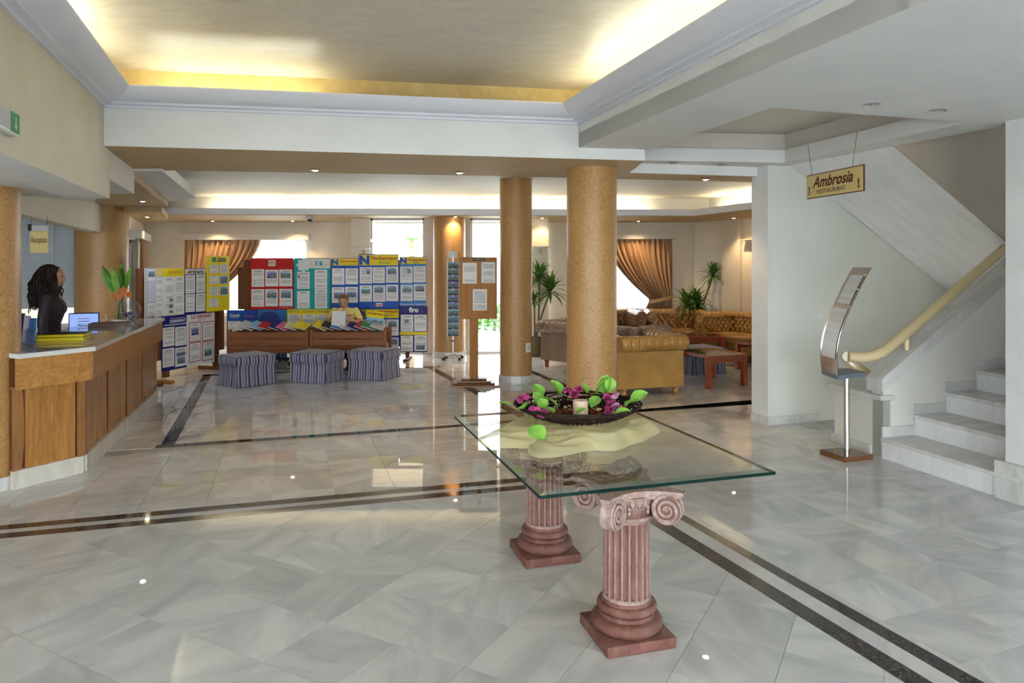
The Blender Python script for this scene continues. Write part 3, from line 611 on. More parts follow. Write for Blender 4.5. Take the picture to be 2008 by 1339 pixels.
cove_tube(coffer, -.05, Z_CORN + .062, .32, .60, 'tube_cool', 'hidden cove tube on the right of the gold ceiling, nearer half', 2)
for k, (a, b) in enumerate(((.28, .40), (.41, .53), (.54, .66), (.67, .79), (.80, .92))):
    cove_tube(lip, -.42, Z_PER + .085, a, b, 'tube_warm', ['far left', 'second from the left', 'middle', 'second from the right', 'far right'][k] + ' warm tube of the long lounge cove', 0)
cove_tube(lip, -.42, Z_PER + .085, .04, .34, 'tube_warm', 'warm cove tube along the right side of the lounge, farther', 1)
cove_tube(lip, -.42, Z_PER + .085, .38, .7, 'tube_warm', 'warm cove tube along the right side of the lounge, nearer', 1)
cove_tube([(-3.43, 7.0), (-4.40, 9.92)], -.12, 2.75, .05, .6, 'tube_warm', 'warm cove tube above the rounded ceiling lip', 0)

ring_me = MB().lathe([(.030, 0), (.047, -.002), (.050, -.010), (.040, -.014), (.034, -.004), (.030, 0)], 20, cap=False).mesh('ring', M['chrome'], 40)
lens_me = {k: MB().lathe([(.001, -.020), (.018, -.018), (.030, -.010), (.034, -.003)], 16, cap=False).mesh('lens', M[k]) for k in ('lamp_on', 'lamp_off', 'lamp_cool')}
def downlight(p, where, on='on', power=36, size=90, colr=(1.0, .70, .38)):
    t = thing('recessed_downlight', ('unlit' if on == 'off' else 'lit') + ' recessed chrome downlight ' + where, 'downlight', p, 0, 'recessed ceiling downlights')
    link('ring', ring_me, t); link('lens', lens_me['lamp_' + on], t)
    if on != 'off':
        l = bpy.data.lights.new('bulb', 'SPOT'); l.energy = power; l.color = colr; l.spot_size = R(size); l.spot_blend = .6; l.shadow_soft_size = .03
        o = bpy.data.objects.new('bulb', l); COL.objects.link(o); o.parent = t; o.location = (0, 0, -.035)
    return t
downlight(G(307, 328, Z_BEAM), 'at the left end of the beam underside', 'off')
downlight(G(618, 332, Z_BEAM), 'in the middle of the beam underside', 'on', 28)
downlight(G(901, 337, Z_BEAM), 'in the beam underside near the narrow column', 'on', 28)
downlight(G(1384, 350, Z_BEAM), 'in the beam underside beside the white pillar', 'on', 28)
downlight(G(1319, 318, Z_SOF), 'right of the thick column', 'off')
downlight(G(1415, 322, Z_SOF), 'just left of the white pillar top', 'off')
downlight(G(1710, 205, Z_SOF), 'in the ceiling above the hanging restaurant sign, left one', 'off')
downlight(G(1840, 216, Z_SOF), 'in the ceiling near the right edge', 'off')
downlight(G(280, 393, 2.522), 'glaring above the flower vase', 'cool', 30, 120, (.9, .95, 1))
downlight(G(289, 424, 2.45), 'above the small corner window', 'on', 28)
for u, y, wh, on in ((417, 14.05, 'above the left curtain', 'on'), (574, 14.05, 'above the left pelmet right end', 'on'), (708, 13.12, 'above the wall lamp left of the doors', 'off'), (893, 12.68, 'against the orange lit column', 'on'),
                     (1063, 13.1, 'above the wall lamp right of the doors', 'on'), (1252, 14.1, 'above the right curtain', 'on')):
    downlight(((u - UC) * y / FPX, y, Z_PER), wh, on, 14 if u == 1063 else 38, 120)
downlight(A(1439, 428, 13.1) * 1.0 + Vector((0, 0, 0)), 'above the sconce on the right wall', 'on', 45, 110)
bpy.data.objects[[o.name for o in bpy.data.objects if o.name.startswith('recessed_downlight')][-1]].location.z = Z_PER

# ---------------------------------------------------------------- small fixtures
cd = thing('dome_camera', 'small grey security dome under the lounge soffit', 'camera', A(608, 419, 12.7)); cd.location.z = Z_PER
MB().lathe([(.075, 0), (.075, -.05), (.06, -.06)], 20).build('housing', M['p_grey'], cd, 40); MB().sphere((0, 0, -.06), .05, .05, .045).build('dome', M['black'], cd, 60)
def sconce(p, rot, where):
    t = thing('wall_sconce', 'small brass and glass uplighter ' + where, 'wall lamp', p, rot)
    MB().lathe([(.04, 0), (.17, .045), (.175, .05), (.17, .055), (.04, .012)], 24).xf(Matrix.Scale(.55, 4, (0, 1, 0)) @ Matrix.Translation((0, -.12, 0))).build('bowl', M['whitepl'], t, 50)
    MB().box(-.025, .025, -.02, 0, -.08, .06).build('backplate', M['p_gold'], t); MB().tube([(0, -.01, -.03), (0, -.05, -.05), (0, -.08, 0)], .008, 8).build('arm', M['p_gold'], t, 60)
    MB().box(-.2, .2, -.15, -.02, .05, .058).build('tray', M['p_gold'], t)
sconce(A(713, 491, 13.29), 0, 'on the pilaster left of the glass doors'); sconce(A(1060, 489, 13.29), 0, 'on the pilaster right of the glass doors'); sconce((4.47, 13.2, 2.07), R(-64), 'on the right lounge wall')
ex = thing('exit_sign', 'green emergency exit light with white arrow at the left edge', 'sign', (Lf(3.43) + .0, 3.43, 2.37), R(90 + 19.3) )
MB().rbox(-.36, .06, -.05, -.003, -.055, .055, .012, 3).build('body', M['whitepl'], ex, 40); MB().box(-.07, .055, -.0525, -.05, -.045, .05).build('arrow_panel', M['p_green'], ex)
MB().add([(-.012, -.054, .03), (.002, -.054, .03), (.002, -.054, -.01), (.016, -.054, -.01), (-.005, -.054, -.035), (-.026, -.054, -.01), (-.012, -.054, -.01)], [(0, 6, 5, 4, 3, 2, 1)]).build('arrow', M['p_white'], ex)
MB().box(-.34, -.075, -.052, -.05, -.04, .045).build('diffuser', M['p_grey'], ex)

# ---------------------------------------------------------------- text
def text_mesh(body, mt, x0, x1, z0, z1, y=-.002, shear=0, bold=0):
    c = bpy.data.curves.new('text', 'FONT'); c.body = body; c.size = 1; c.shear = shear; c.offset = bold; c.resolution_u = 3
    o = bpy.data.objects.new('text', c); COL.objects.link(o)
    dg = bpy.context.evaluated_depsgraph_get(); me = bpy.data.meshes.new_from_object(o.evaluated_get(dg)); bpy.data.objects.remove(o)
    xs = [v.co.x for v in me.vertices]; ys = [v.co.y for v in me.vertices]
    if not xs: return None
    ax, bx, ay, by = min(xs), max(xs), min(ys), max(ys)
    for v in me.vertices: v.co = (x0 + (v.co.x - ax) / max(1e-6, bx - ax) * (x1 - x0), y, z0 + (v.co.y - ay) / max(1e-6, by - ay) * (z1 - z0))
    me.materials.clear(); me.materials.append(mt); me.name = 'lettering'; return me
def lettering(body, parent, mt, x0, x1, z0, z1, y=-.002, shear=0, bold=0, name='lettering'):
    me = text_mesh(body, M[mt], x0, x1, z0, z1, y, shear, bold)
    return link(name, me, parent) if me else None
unit = {}
def plate(name, parent, mt, x0, x1, z0, z1, y=-.002, th=.002):
    if mt not in unit: unit[mt] = MB().box(0, 1, 0, 1, 0, 1).mesh('plate', M[mt])
    return link(name, unit[mt], parent, loc=(x0, y, z0), scale=(x1 - x0, th, z1 - z0))

# ---------------------------------------------------------------- windows, curtains, doors, outside
def window(n, p0, p1, z0, z1, mull=(), trans=(), fr=.05, mt='whitepl', label=None):
    a, b = V2(p0), V2(p1); L = (b - a).length; rot = math.atan2((b - a).y, (b - a).x)
    o = MB().box(0, L, -.03, .03, z0, z0 + fr).box(0, L, -.03, .03, z1 - fr, z1).box(0, fr, -.03, .03, z0, z1).box(L - fr, L, -.03, .03, z0, z1).build('window_%d' % n, M[mt], None, None, 'structure', (a.x, a.y, 0), rot)
    if label: o['label'] = label
    xs = [fr] + [m * L for m in mull] + [L - fr]; zs = [z0 + fr] + list(trans) + [z1 - fr]
    for m_ in mull: MB().box(m_ * L - .02, m_ * L + .02, -.025, .025, z0 + fr, z1 - fr).build('mullion', M[mt], o)
    for z in trans: MB().box(fr, L - fr, -.025, .025, z - .02, z + .02).build('transom', M[mt], o)
    for x0, x1 in zip(xs, xs[1:]):
        for c, d in zip(zs, zs[1:]): MB().box(x0, x1, -.003, .003, c, d).build('pane', M['glass'], o)
    return o
window(1, (-6.56, 14.72), (-4.21, 14.74), .62, 2.18, (.5,), label='window behind the left curtains')
window(2, (1.64, 14.80), (3.12, 14.82), .78, 2.18, (.5,), label='window behind the right curtain')
window(3, (-2.65, 13.4), (-1.634, 13.4), 0, Z_PER, (), (), .04, label='left glass entrance door')
window(4, (-.779, 13.4), (.27, 13.4), 0, Z_PER, (), (), .04, label='right glass entrance door')
wl = V2((-5.83, 10.75)); we = (V2((-7.5, 14.6)) - wl).normalized(); wo = Vector((-we.y, we.x)) * .12
window(5, wl + we * .5 + wo, wl + we * 2.3 + wo, .62, 2.1, label='window in the left wall')
rw = V2((-8.9, 9.2)); re_ = (V2((-6.2, 10.70)) - rw).normalized(); ro = Vector((-re_.y, re_.x)) * .1
window(6, rw + re_ * .75 + ro, rw + re_ * 2.93 + ro, .75, 2.4, label='window behind the reception blind')
window(11, wr + wre * 2.7 + wrn * .12, wr + wre * 4.4 + wrn * .12, .3, 2.4, (.5,)); window(12, wr + wre * 4.6 + wrn * .12, wr + wre * 6.1 + wrn * .12, .3, 2.4, (.5,)); window(13, (7.87, 7.0), (7.87, 5.6), 2.7, 3.6, (.5,))  # unseen windows added to bring daylight into the lounge and the stairwell
for k, (a, b) in enumerate(FR): window(7 + k, (7.0 - a, -4.12), (7.0 - b, -4.12), .05, 2.75, (.33, .66), (), .06)
hg = thing('door_hinge', 'steel corner fitting on the left glass door', 'door fitting', A(732, 472, 13.38)); MB().box(-.06, .06, -.06, .0, -.03, .03).build('clamp', M['steel'], hg)

def curtain(name, label, cx, cy, wd, z_top, z_bot, gather, side_, rot, mt='satin', tie=.95, pleats=13, group=None):
    # local x along the rail; the cloth is drawn to one side and tied at height tie
    t = thing(name, label, 'curtain', (cx, cy, 0), rot, group); nu, nv = 140, 36; mb = MB()
    def fn(i, j):
        s = i / (nu - 1); z = z_top + (z_bot - z_top) * j / (nv - 1)
        if z >= tie: k = ((z_top - z) / (z_top - tie)); k = k ** 1.7; w_ = 1 - (1 - gather) * k
        else: k = (tie - z) / (tie - z_bot); w_ = gather + (gather * .55) * min(1, k * 1.5)
        d = s * w_ * wd                            # distance from the gathered side
        # the free edge hangs in a curve
        x = d if side_ < 0 else wd - d
        amp = .035 + .02 * (1 - w_); y = amp * math.sin(s * pleats * 2 * math.pi + .5 * math.sin(3 * z)) + .012 * math.sin(s * pleats * 4.3 * math.pi + 1)
        return (x, y - .02 * (1 - w_), z)
    mb.grid(fn, nu, nv)
    me = mb.mesh('drape', M[mt], 80); uv = me.uv_layers.new(name='UVMap')
    for lp in me.loops: vi = lp.vertex_index; uv.data[lp.index].uv = ((vi % nu) / (nu - 1), (vi // nu) / (nv - 1))
    link('drape', me, t)
    if mt == 'satin':
        x0, x1 = (-.02, wd * gather + .03) if side_ < 0 else (wd - wd * gather - .03, wd + .02)
        pts = [((x0 if q else x1), -.02, tie + .03) for q in ()]
        n = 14; band = []
        for i in range(n):
            a = 2 * math.pi * i / n; band.append(((x0 + x1) / 2 + (x1 - x0) / 2 * math.cos(a), -.01 + .085 * math.sin(a), tie + .06 * math.cos(a) * (1 if side_ > 0 else -1)))
        b2 = MB().grid(lambda i, j: (band[i][0], band[i][1], band[i][2] + (.035 if j else -.035)), n, 2, cu=True); me = b2.mesh('tieback', M[mt], 60); uv = me.uv_layers.new(name='UVMap')
        for lp in me.loops: uv.data[lp.index].uv = (.3, .5)
        link('tieback', me, t)
    return t
def sheer(label, x0, x1, y, z0, z1, rot=0, loc=None):
    t = thing('sheer_curtain', label, 'curtain', loc or (x0, y, 0), rot); L = x1 - x0; nu = 90
    MB().grid(lambda i, j: (L * i / (nu - 1), .02 * math.sin(i * .9) + .008 * math.sin(i * 2.3), z1 + (z0 - z1) * j / 5), nu, 6).build('drape', M['sheer'], t, 80)
def pelmet(label, x0, x1, y, z0, z1, loc=None, rot=0):
    t = thing('pelmet', label, 'pelmet', loc or (x0, y, 0), rot); L = x1 - x0
    MB().rbox(0, L, -.20, -.18, z0, z1, .004, 2).build('front_board', M['pelmet'], t); MB().box(0, L, -.18, 0, z1 - .02, z1).build('top_board', M['pelmet'], t)
    for x in (0, L - .02): MB().box(x, x + .02, -.18, 0, z0, z1 - .02).build('end_board', M['pelmet'], t)
pelmet('long cream pelmet above the left back window', A(352, 0, 14.4).x, A(605, 0, 14.4).x, 14.59, 2.16, 2.28); pelmet('cream pelmet above the right curtain', A(1180, 0, 14.48).x, A(1325, 0, 14.48).x, 14.67, 2.18, 2.28)
pe = wl + we * .3 - Vector((-we.y, we.x)) * .0; pelmet('cream pelmet on the left corner wall', 0, 2.35, 0, 2.08, 2.21, (wl.x + we.x * .3, wl.y + we.y * .3, 0), math.atan2(we.y, we.x))
x0 = A(362, 0, 14.48).x; x1 = A(512, 0, 14.48).x
curtain('curtain', 'tan satin curtain swept left behind the yellow board', x0, 14.48, x1 - x0, 2.20, .12, .30, -1, 0, group='satin curtains')
x0 = A(1185, 0, 14.55).x; x1 = A(1318, 0, 14.55).x
curtain('curtain', 'tan satin curtain tied to the right behind the armchairs', x0, 14.55, x1 - x0, 2.22, .12, .34, 1, 0, group='satin curtains')
cl = wl + we * 1.80 + Vector((we.y, -we.x)) * .10
curtain('curtain', 'tan satin curtain in the left corner next to the vase', cl.x, cl.y, .62, 2.12, .12, .5, 1, math.atan2(we.y, we.x), group='satin curtains', pleats=8)
sheer('white sheer curtain on the left back window', A(500, 0, 14.55).x, A(602, 0, 14.55).x, 14.57, .15, 2.19); sheer('white sheer curtain on the right back window', A(1185, 0, 14.6).x, A(1300, 0, 14.6).x, 14.655, .15, 2.2)
# venetian blind behind the reception: each slat a piece
bl = thing('venetian_blind', 'grey horizontal blind half lowered behind the receptionist', 'blind', (rw.x + re_.x * .8 + re_.y * .05, rw.y + re_.y * .8 - re_.x * .05, 0), math.atan2(re_.y, re_.x))
sl_me = MB().add([(0, -.018, -.014), (2.02, -.018, -.014), (2.02, -.004, .004), (0, -.004, .004), (2.02, .006, .027), (0, .006, .027)], [(0, 1, 2, 3), (3, 2, 4, 5)]).mesh('slat', mat('blind_slat', (.50, .54, .58), .5))
for k in range(34): link('slat', sl_me, bl, loc=(0, 0, 1.08 + .038 * k))
MB().box(0, 2.02, -.02, .02, 1.04, 1.065).build('bottom_rail', M['p_grey'], bl); MB().box(0, 2.02, -.03, .03, 2.37, 2.42).build('head_rail', M['p_grey'], bl)
MB().tube([(1.72, -.03, 1.1), (1.72, -.03, 2.4)], .006, 6).build('cord', M['whitepl'], bl)
MB().box(2.02, 2.14, -.03, .03, .77, 2.5).build('side_frame', M['whitepl'], bl)

# outside: terrace, hedge, railing, palm
M['terrace'] = noisy('terrace_paving', (.60, .59, .56), (.68, .67, .64), 3, .7)
struct('ground', MB().box(-60, 60, 14.96, 80, -.12, -.03).box(-60, 60, -60, -4.3, -.12, -.03).box(-60, -9.2, -4.3, 14.96, -.12, -.03).box(9, 60, -4.3, 14.96, -.12, -.03), M['terrace'], 'bright paved terrace outside the glass doors')
leaf_s = MB().add([(0, 0, 0), (.05, .03, .02), (0, .13, .0), (-.05, .03, .02)], [(0, 1, 2, 3)])
def bush(label, x, y, rx, ry, h, n, mt, s=1.0, z0=0):
    t = thing('shrub', label, 'shrub', (x, y, 0)); mb = MB()
    for k in range(n):
        a, b = rnd.random() * 6.28, math.acos(1 - rnd.random()); q = .75 + .3 * rnd.random(); p = Vector((rx * math.cos(a) * math.sin(b) * q, ry * math.sin(a) * math.sin(b) * q, z0 + h * math.cos(b) * q))
        L = MB().add(leaf_s.v, leaf_s.f); L.xf(Matrix.Translation(p) @ Matrix.Rotation(rnd.random() * 6.28, 4, 'Z') @ Matrix.Rotation(rnd.random() * 2 - .5, 4, 'X') @ Matrix.Scale(s * (.7 + .6 * rnd.random()), 4)); mb.add(L.v, L.f)
    mb.build('foliage', M[mt], t, kind='stuff'); MB().tube([(0, 0, -.05), (.02, 0, h * .8)], [.05, .02], 8).build('stem', M['trunk'], t, 60)
M['bush'] = noisy('bush_leaves', (.06, .22, .03), (.16, .40, .07), 5, .6)
bush('leafy green bush outside the right glass door', -.45, 18.2, .95, .5, .55, 900, 'bush'); bush('leafy green bush outside behind the narrow column', 1.25, 18.6, .9, .5, .55, 700, 'bush')
rl = thing('railing', 'thin metal railing on the terrace beyond the doors', 'railing', (-1.2, 16.4, 0))
for z in (.5, 1.0): MB().tube([(0, 0, z), (3.2, 0, z)], .018, 8).build('rail', M['steel'], rl, 60)
for k in range(7): MB().tube([(k * .53, 0, -.03), (k * .53, 0, 1.0)], .014, 8).build('baluster', M['steel'], rl, 60)
pm = thing('palm_tree', 'tall palm tree outside the left glass door', 'palm tree', (-4.02, 28.5, 0))
MB().tube([(0, 0, -.05), (.05, 0, 1.4), (0, .05, 2.6)], [.16, .13, .12], 12).build('trunk', M['trunk'], pm, 60)
for k in range(16):
    a = k * 2.4; el = .15 + .85 * ((k * 7) % 16) / 16; mb = MB(); pts = []
    for j in range(13):
        s = j / 12; pts.append(Vector((s * 1.9 * math.cos(el * .9), 0, s * 1.9 * math.sin(el) - 1.0 * s * s)))
    for j in range(1, 13):
        p = pts[j]; L = .45 * math.sin(math.pi * (j / 13)) + .1
        for sg in (-1, 1): mb.add([p, p + Vector((.05, 0, 0)), p + Vector((.22, sg * L, -.12))], [(0, 1, 2)])
    mb.tube(pts, .015, 5); mb.xf(Matrix.Translation((0, 0, 2.6)) @ Matrix.Rotation(a, 4, 'Z')); mb.build('frond', M['bush'], pm)
# ---------------------------------------------------------------- reception counter
CA, CC, CE = V2((-3.749, 5.348)), V2((-3.487, 5.805)), V2((-4.38, 8.78))
path = [CA, CC, CE]
def strip_poly(o0, o1): a = offset_path(path, o0); b = offset_path(path, o1); return a + b[::-1]
def seg_local(mb, i, off, s0, s1, z0, z1, th, mi=0):  # slab on segment i of the counter front
    p, q = offset_path(path, off)[i], offset_path(path, off)[i + 1]; e = (q - p).normalized()
    return mb.prism(ribbon(p + e * s0, p + e * s1, th, -1), z0, z1, mi)
ctr = thing('reception_counter', 'oak panelled reception counter with angled front and marble plinth', 'counter', (0, 0, 0))
MB().prism(strip_poly(-.02, -.55), .0, .97).build('body', M['brown'], ctr)
for i in (0, 1):
    L = (offset_path(path, .02)[i + 1] - offset_path(path, .02)[i]).length
    seg_local(MB(), i, -.02, 0, L - (.02 if i == 0 else 0), 0, .137, .045).build('plinth', M['plinth'], ctr)
    P = offset_path(path, .075); L2 = (P[i + 1] - P[i]).length
    seg_local(MB(), i, .05, 0.0, (offset_path(path, .05)[i + 1] - offset_path(path, .05)[i]).length, .75, .985, .025).build('apron_panel', M['oakx'], ctr)
MB().prism(strip_poly(.05, -.02), .75, .765).build('apron_underside', M['oak_d'], ctr)
# panels: one on the near face, four bays of two bowed boards on the long face
def bowed(i, s0, s1, z0, z1, bow, mt='oak', off=-.018, th=.014):
    p, q = offset_path(path, off)[i], offset_path(path, off)[i + 1]; e = (q - p).normalized(); n = Vector((e.y, -e.x)); mb = MB(); N_ = 10
    def fr(s, d, z): w_ = p + e * s + n * d; return (w_.x, w_.y, z)
    edge = [(z0 + (z1 - z0) * k / N_) for k in range(N_ + 1)]; bw = [bow * math.sin(math.pi * k / N_) for k in range(N_ + 1)]
    mb.grid(lambda a, k: fr([s0, s0, s1 + bw[k], s1 + bw[k]][a], [0, th, th, 0][a], edge[k]), 4, N_ + 1)
    mb.add([fr(s0, 0, z1), fr(s0, th, z1), fr(s1, th, z1), fr(s1, 0, z1)], [(0, 1, 2, 3)]); return mb.build('panel', M[mt], ctr)
L0 = (CC - CA).length; L1 = (CE - CC).length
bowed(0, .01, .075, .137, .75, .02, 'oak_d', -.018, .008); bowed(0, .10, L0 - .06, .137, .75, -.0, 'oak')
MB().prism(ribbon(CC + (CA - CC).normalized() * .05, CC, .03, -1), .137, .75).build('stile', M['oak_d'], ctr)
bay = (L1 - .05) / 4
for k in range(4):
    s = .05 + k * bay
    bowed(1, s + .03, s + bay * .46, .137, .75, .035, 'oak'); bowed(1, s + bay * .5 + .02, s + bay - .02, .137, .75, 0, 'oak', -.018, .009)
    seg_local(MB(), 1, -.002, s - .012, s + .02, .137, .75, .012).build('stile', M['oak_d'], ctr)
seg_local(MB(), 1, -.002, L1 - .03, L1, .137, .75, .012).build('stile', M['oak_d'], ctr)
wt = MB().prism(strip_poly(.10, -.62), .985, 1.02, 1, 1, 0).build('counter_worktop', [M['top'], M['topedge']]); tag(wt, 'polished grey marble worktop of the reception counter', 'worktop')

ZT = 1.0205
def onc(u, v): return G(u, v, 1.02)
# brochure holder
hp = onc(40, 674); hold = thing('brochure_holder', 'clear acrylic brochure holder at the left end of the counter', 'holder', (hp.x, hp.y + .06, ZT), R(-8))
for k in range(3):
    x = -.085 + k * .058
    MB().box(x, x + .052, -.03, -.027, 0, .11).box(x, x + .052, .03, .033, 0, .17).box(x, x + .003, -.03, .03, 0, .12).box(x + .049, x + .052, -.03, .03, 0, .12).build('pocket', M['acrylic'], hold)
for k, (hh, c) in enumerate(((.25, 'p_navy'), (.23, 'p_mauve'), (.21, 'p_lblue'))):
    x = -.085 + k * .058
    b = tag(MB().box(x + .005, x + .047, -.015, .012, .005, hh).xf(Matrix.Rotation(R(-7), 4, 'X')).build('leaflet_stack', M[c], None, loc=(hp.x, hp.y + .06, ZT), rot=R(-8)), ['dark blue leaflets, tallest in the acrylic holder', 'pale mauve leaflets in the acrylic holder', 'blue leaflets nearest the yellow books in the acrylic holder'][k], 'leaflets')
def book(name, label, p, rot, sx_, sy_, th, cover, page='p_cream', tilt=0, cat='book'):
    t = thing(name, label, cat, p, rot); t.rotation_euler = (tilt, 0, rot)
    MB().box(-sx_ / 2 + .004, sx_ / 2 - .003, -sy_ / 2 + .004, sy_ / 2 - .004, .003, th - .003).build('pages', M[page], t)
    mb = MB().box(-sx_ / 2, sx_ / 2, -sy_ / 2, sy_ / 2, th - .003, th).box(-sx_ / 2, sx_ / 2, -sy_ / 2, sy_ / 2, 0, .003).box(-sx_ / 2 - .001, -sx_ / 2 + .003, -sy_ / 2, sy_ / 2, .0, th); mb.build('cover', M[cover], t); return t
pb = onc(112, 668) ; bk = book('ledger_book', 'yellow-edged ledger lying under another on the counter', (pb.x, pb.y + .10, ZT), R(18), .36, .26, .028, 'p_yellow', 'p_yellow'); MB().box(.10, .115, -.132, .132, .0285, .0295).build('ribbon', M['black'], bk)
bk = book('ledger_book', 'yellow-edged ledger with dark cover on top of the pair', (pb.x + .0, pb.y + .11, ZT + .0300), R(16), .36, .26, .026, 'p_black', 'p_yellow'); MB().box(.10, .112, -.132, .132, .0265, .0275).build('ribbon', M['p_maroon'], bk)
pt_ = onc(213, 640); tr = thing('wooden_tray', 'flat dark wooden tray on the counter', 'tray', (pt_.x - .02, pt_.y + .03, ZT), R(20))
MB().box(-.17, .17, -.11, .11, 0, .008).build('base', M['tray'], tr)
for a in ((-.17, .17, -.11, -.098), (-.17, .17, .098, .11), (-.17, -.158, -.098, .098), (.158, .17, -.098, .098)): MB().box(*a, .008, .038).build('rim', M['tray'], tr)
MB().box(-.155, .155, -.095, .095, .020, .023).build('leather_inlay', M['p_maroon'], tr)
ds = thing('ashtray', 'small white dish with a pen behind the wooden tray', 'dish', (pt_.x - .13, pt_.y + .45, ZT)); MB().lathe([(.05, 0), (.085, .025), (.09, .028), (.08, .026), (.045, .008), (.001, .008)], 24).build('dish', M['whitepl'], ds, 50)
pn = thing('pen_stand', 'white desk pen leaning beside the dish', 'pen', (pt_.x - .18, pt_.y + .30, ZT)); MB().lathe([(.03, 0), (.03, .01), (.01, .015)], 16).build('base', M['whitepl'], pn, 40); MB().tube([(0, 0, .012), (-.03, 0, .11)], [.004, .006], 8).build('pen', M['whitepl'], pn, 60)
# monitor
mo = thing('computer_monitor', 'black computer monitor with blue screen beside the receptionist', 'monitor', (A(165, 0, 8.0).x, 8.0, .74), R(26))
MB().rbox(-.15, .15, -.02, .02, .14, .40, .008, 2).build('casing', M['black'], mo); MB().box(-.138, .138, -.0225, -.02, .152, .388).build('screen', M['screen'], mo)
MB().box(-.03, .03, .0, .03, .0, .15).build('stand_neck', M['black'], mo); MB().rbox(-.12, .12, -.08, .10, 0, .015, .005, 2).build('stand_foot', M['black'], mo)
for k in range(5): plate('screen_text', mo, 'p_white', -.06, .05, .33 - k * .03, .34 - k * .03, -.024, .001)
dk = thing('work_desk', 'back office desk top behind the counter', 'desk', (-5.02, 8.05, 0), R(17)); MB().box(-.25, .22, -.35, .55, .70, .74).build('top', M['oakx'], dk); MB().box(-.22, .2, -.30, -.26, 0, .70).box(-.22, .2, .46, .5, 0, .70).build('side_panel', M['oak_d'], dk)
# vase with leaves and gerbera
pv = onc(258, 626); pv = Vector((pv.x - .16, pv.y + .05, ZT)); vs = thing('glass_vase', 'clear cylindrical vase of broad leaves and orange gerberas', 'vase', pv)
MB().lathe([(.001, .004), (.055, .004), (.06, 0), (.065, .01), (.068, .25), (.064, .25), (.060, .015)], 24, cap=False).build('glass', M['clear'], vs, 50)
for k in range(7):
    a = -1.0 + k * .33; L = .42 + .06 * math.sin(k * 2.1); ln = a * .42 - .22; mb = MB()
    mb.grid(lambda i, j: ((i - 1) * .045 * math.sin(math.pi * min(1, .08 + j / 8 * .92)) ** .8 * math.cos(.3), -.01 * abs(i - 1) + .02 * j / 8, L * j / 8), 3, 9)
    mb.xf(Matrix.Translation((0, .01 * (k % 3), .24)) @ Matrix.Rotation(ln, 4, 'Y') @ Matrix.Rotation(.3 * math.sin(k * 3.0), 4, 'X')); mb.build('leaf', M['leaf_b' if k % 3 == 0 else 'leaf_v'] if 'leaf_v' in M else M['leaf_b'], vs, 80)
for k in range(6): MB().tube([(.03 * math.cos(k), .03 * math.sin(k), .01), (.02 * math.cos(k * 2), .02 * math.sin(k * 2), .30)], .005, 6).build('stem', M['leaf'], vs, 60)
M['gerb'] = noisy('gerbera_petals', (.80, .22, .06), (.90, .38, .14), 30, .6)
for k, (x, y, z, s) in enumerate(((.07, -.09, .33, 1.0), (.13, -.06, .30, .6), (-.02, -.10, .30, .55), (.03, -.11, .26, .6))):
    mb = MB()
    for j in range(26):
        a = j * 2.4; rr = .018 + .045 * j / 26; tl = .9 - .8 * j / 26
        q = MB().grid(lambda i, jj: ((i - 1) * .011, .0, rr * jj / 2 * 1.2), 3, 3); q.xf(Matrix.Rotation(a, 4, 'Y') @ Matrix.Rotation(-tl * .8, 4, 'X')); mb.add(q.v, q.f)
    mb.sphere((0, -.01, 0), .014, .012, .014, 8, 6); mb.xf(Matrix.Translation((x, y, z)) @ Matrix.Scale(s * 1.1, 4)); mb.build('gerbera', M['gerb' if k != 1 else 'p_orange'], vs, 60)
pf = onc(285, 625); fb = thing('fish_bowl', 'round glass bowl with dark pebbles at the counter end', 'bowl', (pf.x - .13, pf.y - .1, ZT)); fb.scale = (1.15, 1.15, 1.15)
MB().lathe([(.05, 0)] + [(.10 * math.sin(a), .098 - .10 * math.cos(a)) for a in [.55 + k * .17 for k in range(13)]], 28, cap=False).build('glass', M['clear'], fb, 60)
M['pebble'] = noisy('violet_pebbles', (.04, .03, .09), (.45, .42, .55), 12, .3); mb = MB()
for k in range(90):
    a = rnd.random() * 6.28; z = .012 + .06 * rnd.random(); rm = math.sqrt(max(0, .093 ** 2 - (z - .098) ** 2)) - .012; q = rm * math.sqrt(rnd.random()); mb.sphere((q * math.cos(a), q * math.sin(a), z), .013, .010, .009, 7, 5)
mb.build('pebbles', M['pebble'], fb, 60, 'stuff')
# reception sign hanging from the header
ps = A(77, 473, 6.75); rs = thing('reception_sign', 'small gold Reception sign hanging under the header', 'sign', (ps.x, ps.y, 0), R(4))
MB().rbox(-.083, .083, -.006, .006, 1.79, 2.0, .003, 1).build('board', M['sign'], rs); lettering('Reception', rs, 'p_maroon', -.066, .072, 1.87, 1.945, -.008)
MB().box(-.083, .083, -.004, .004, 2.003, 2.05).build('upper_plate', M['p_grey'], rs); MB().rbox(-.10, -.068, -.012, .012, 2.0, 2.065, .004, 2).build('bracket', M['black'], rs); MB().tube([(-.07, 0, 2.06), (-.07, 0, 2.14)], .002, 5).tube([(.07, 0, 2.05), (.07, 0, 2.14)], .002, 5).build('wire', M['black'], rs)

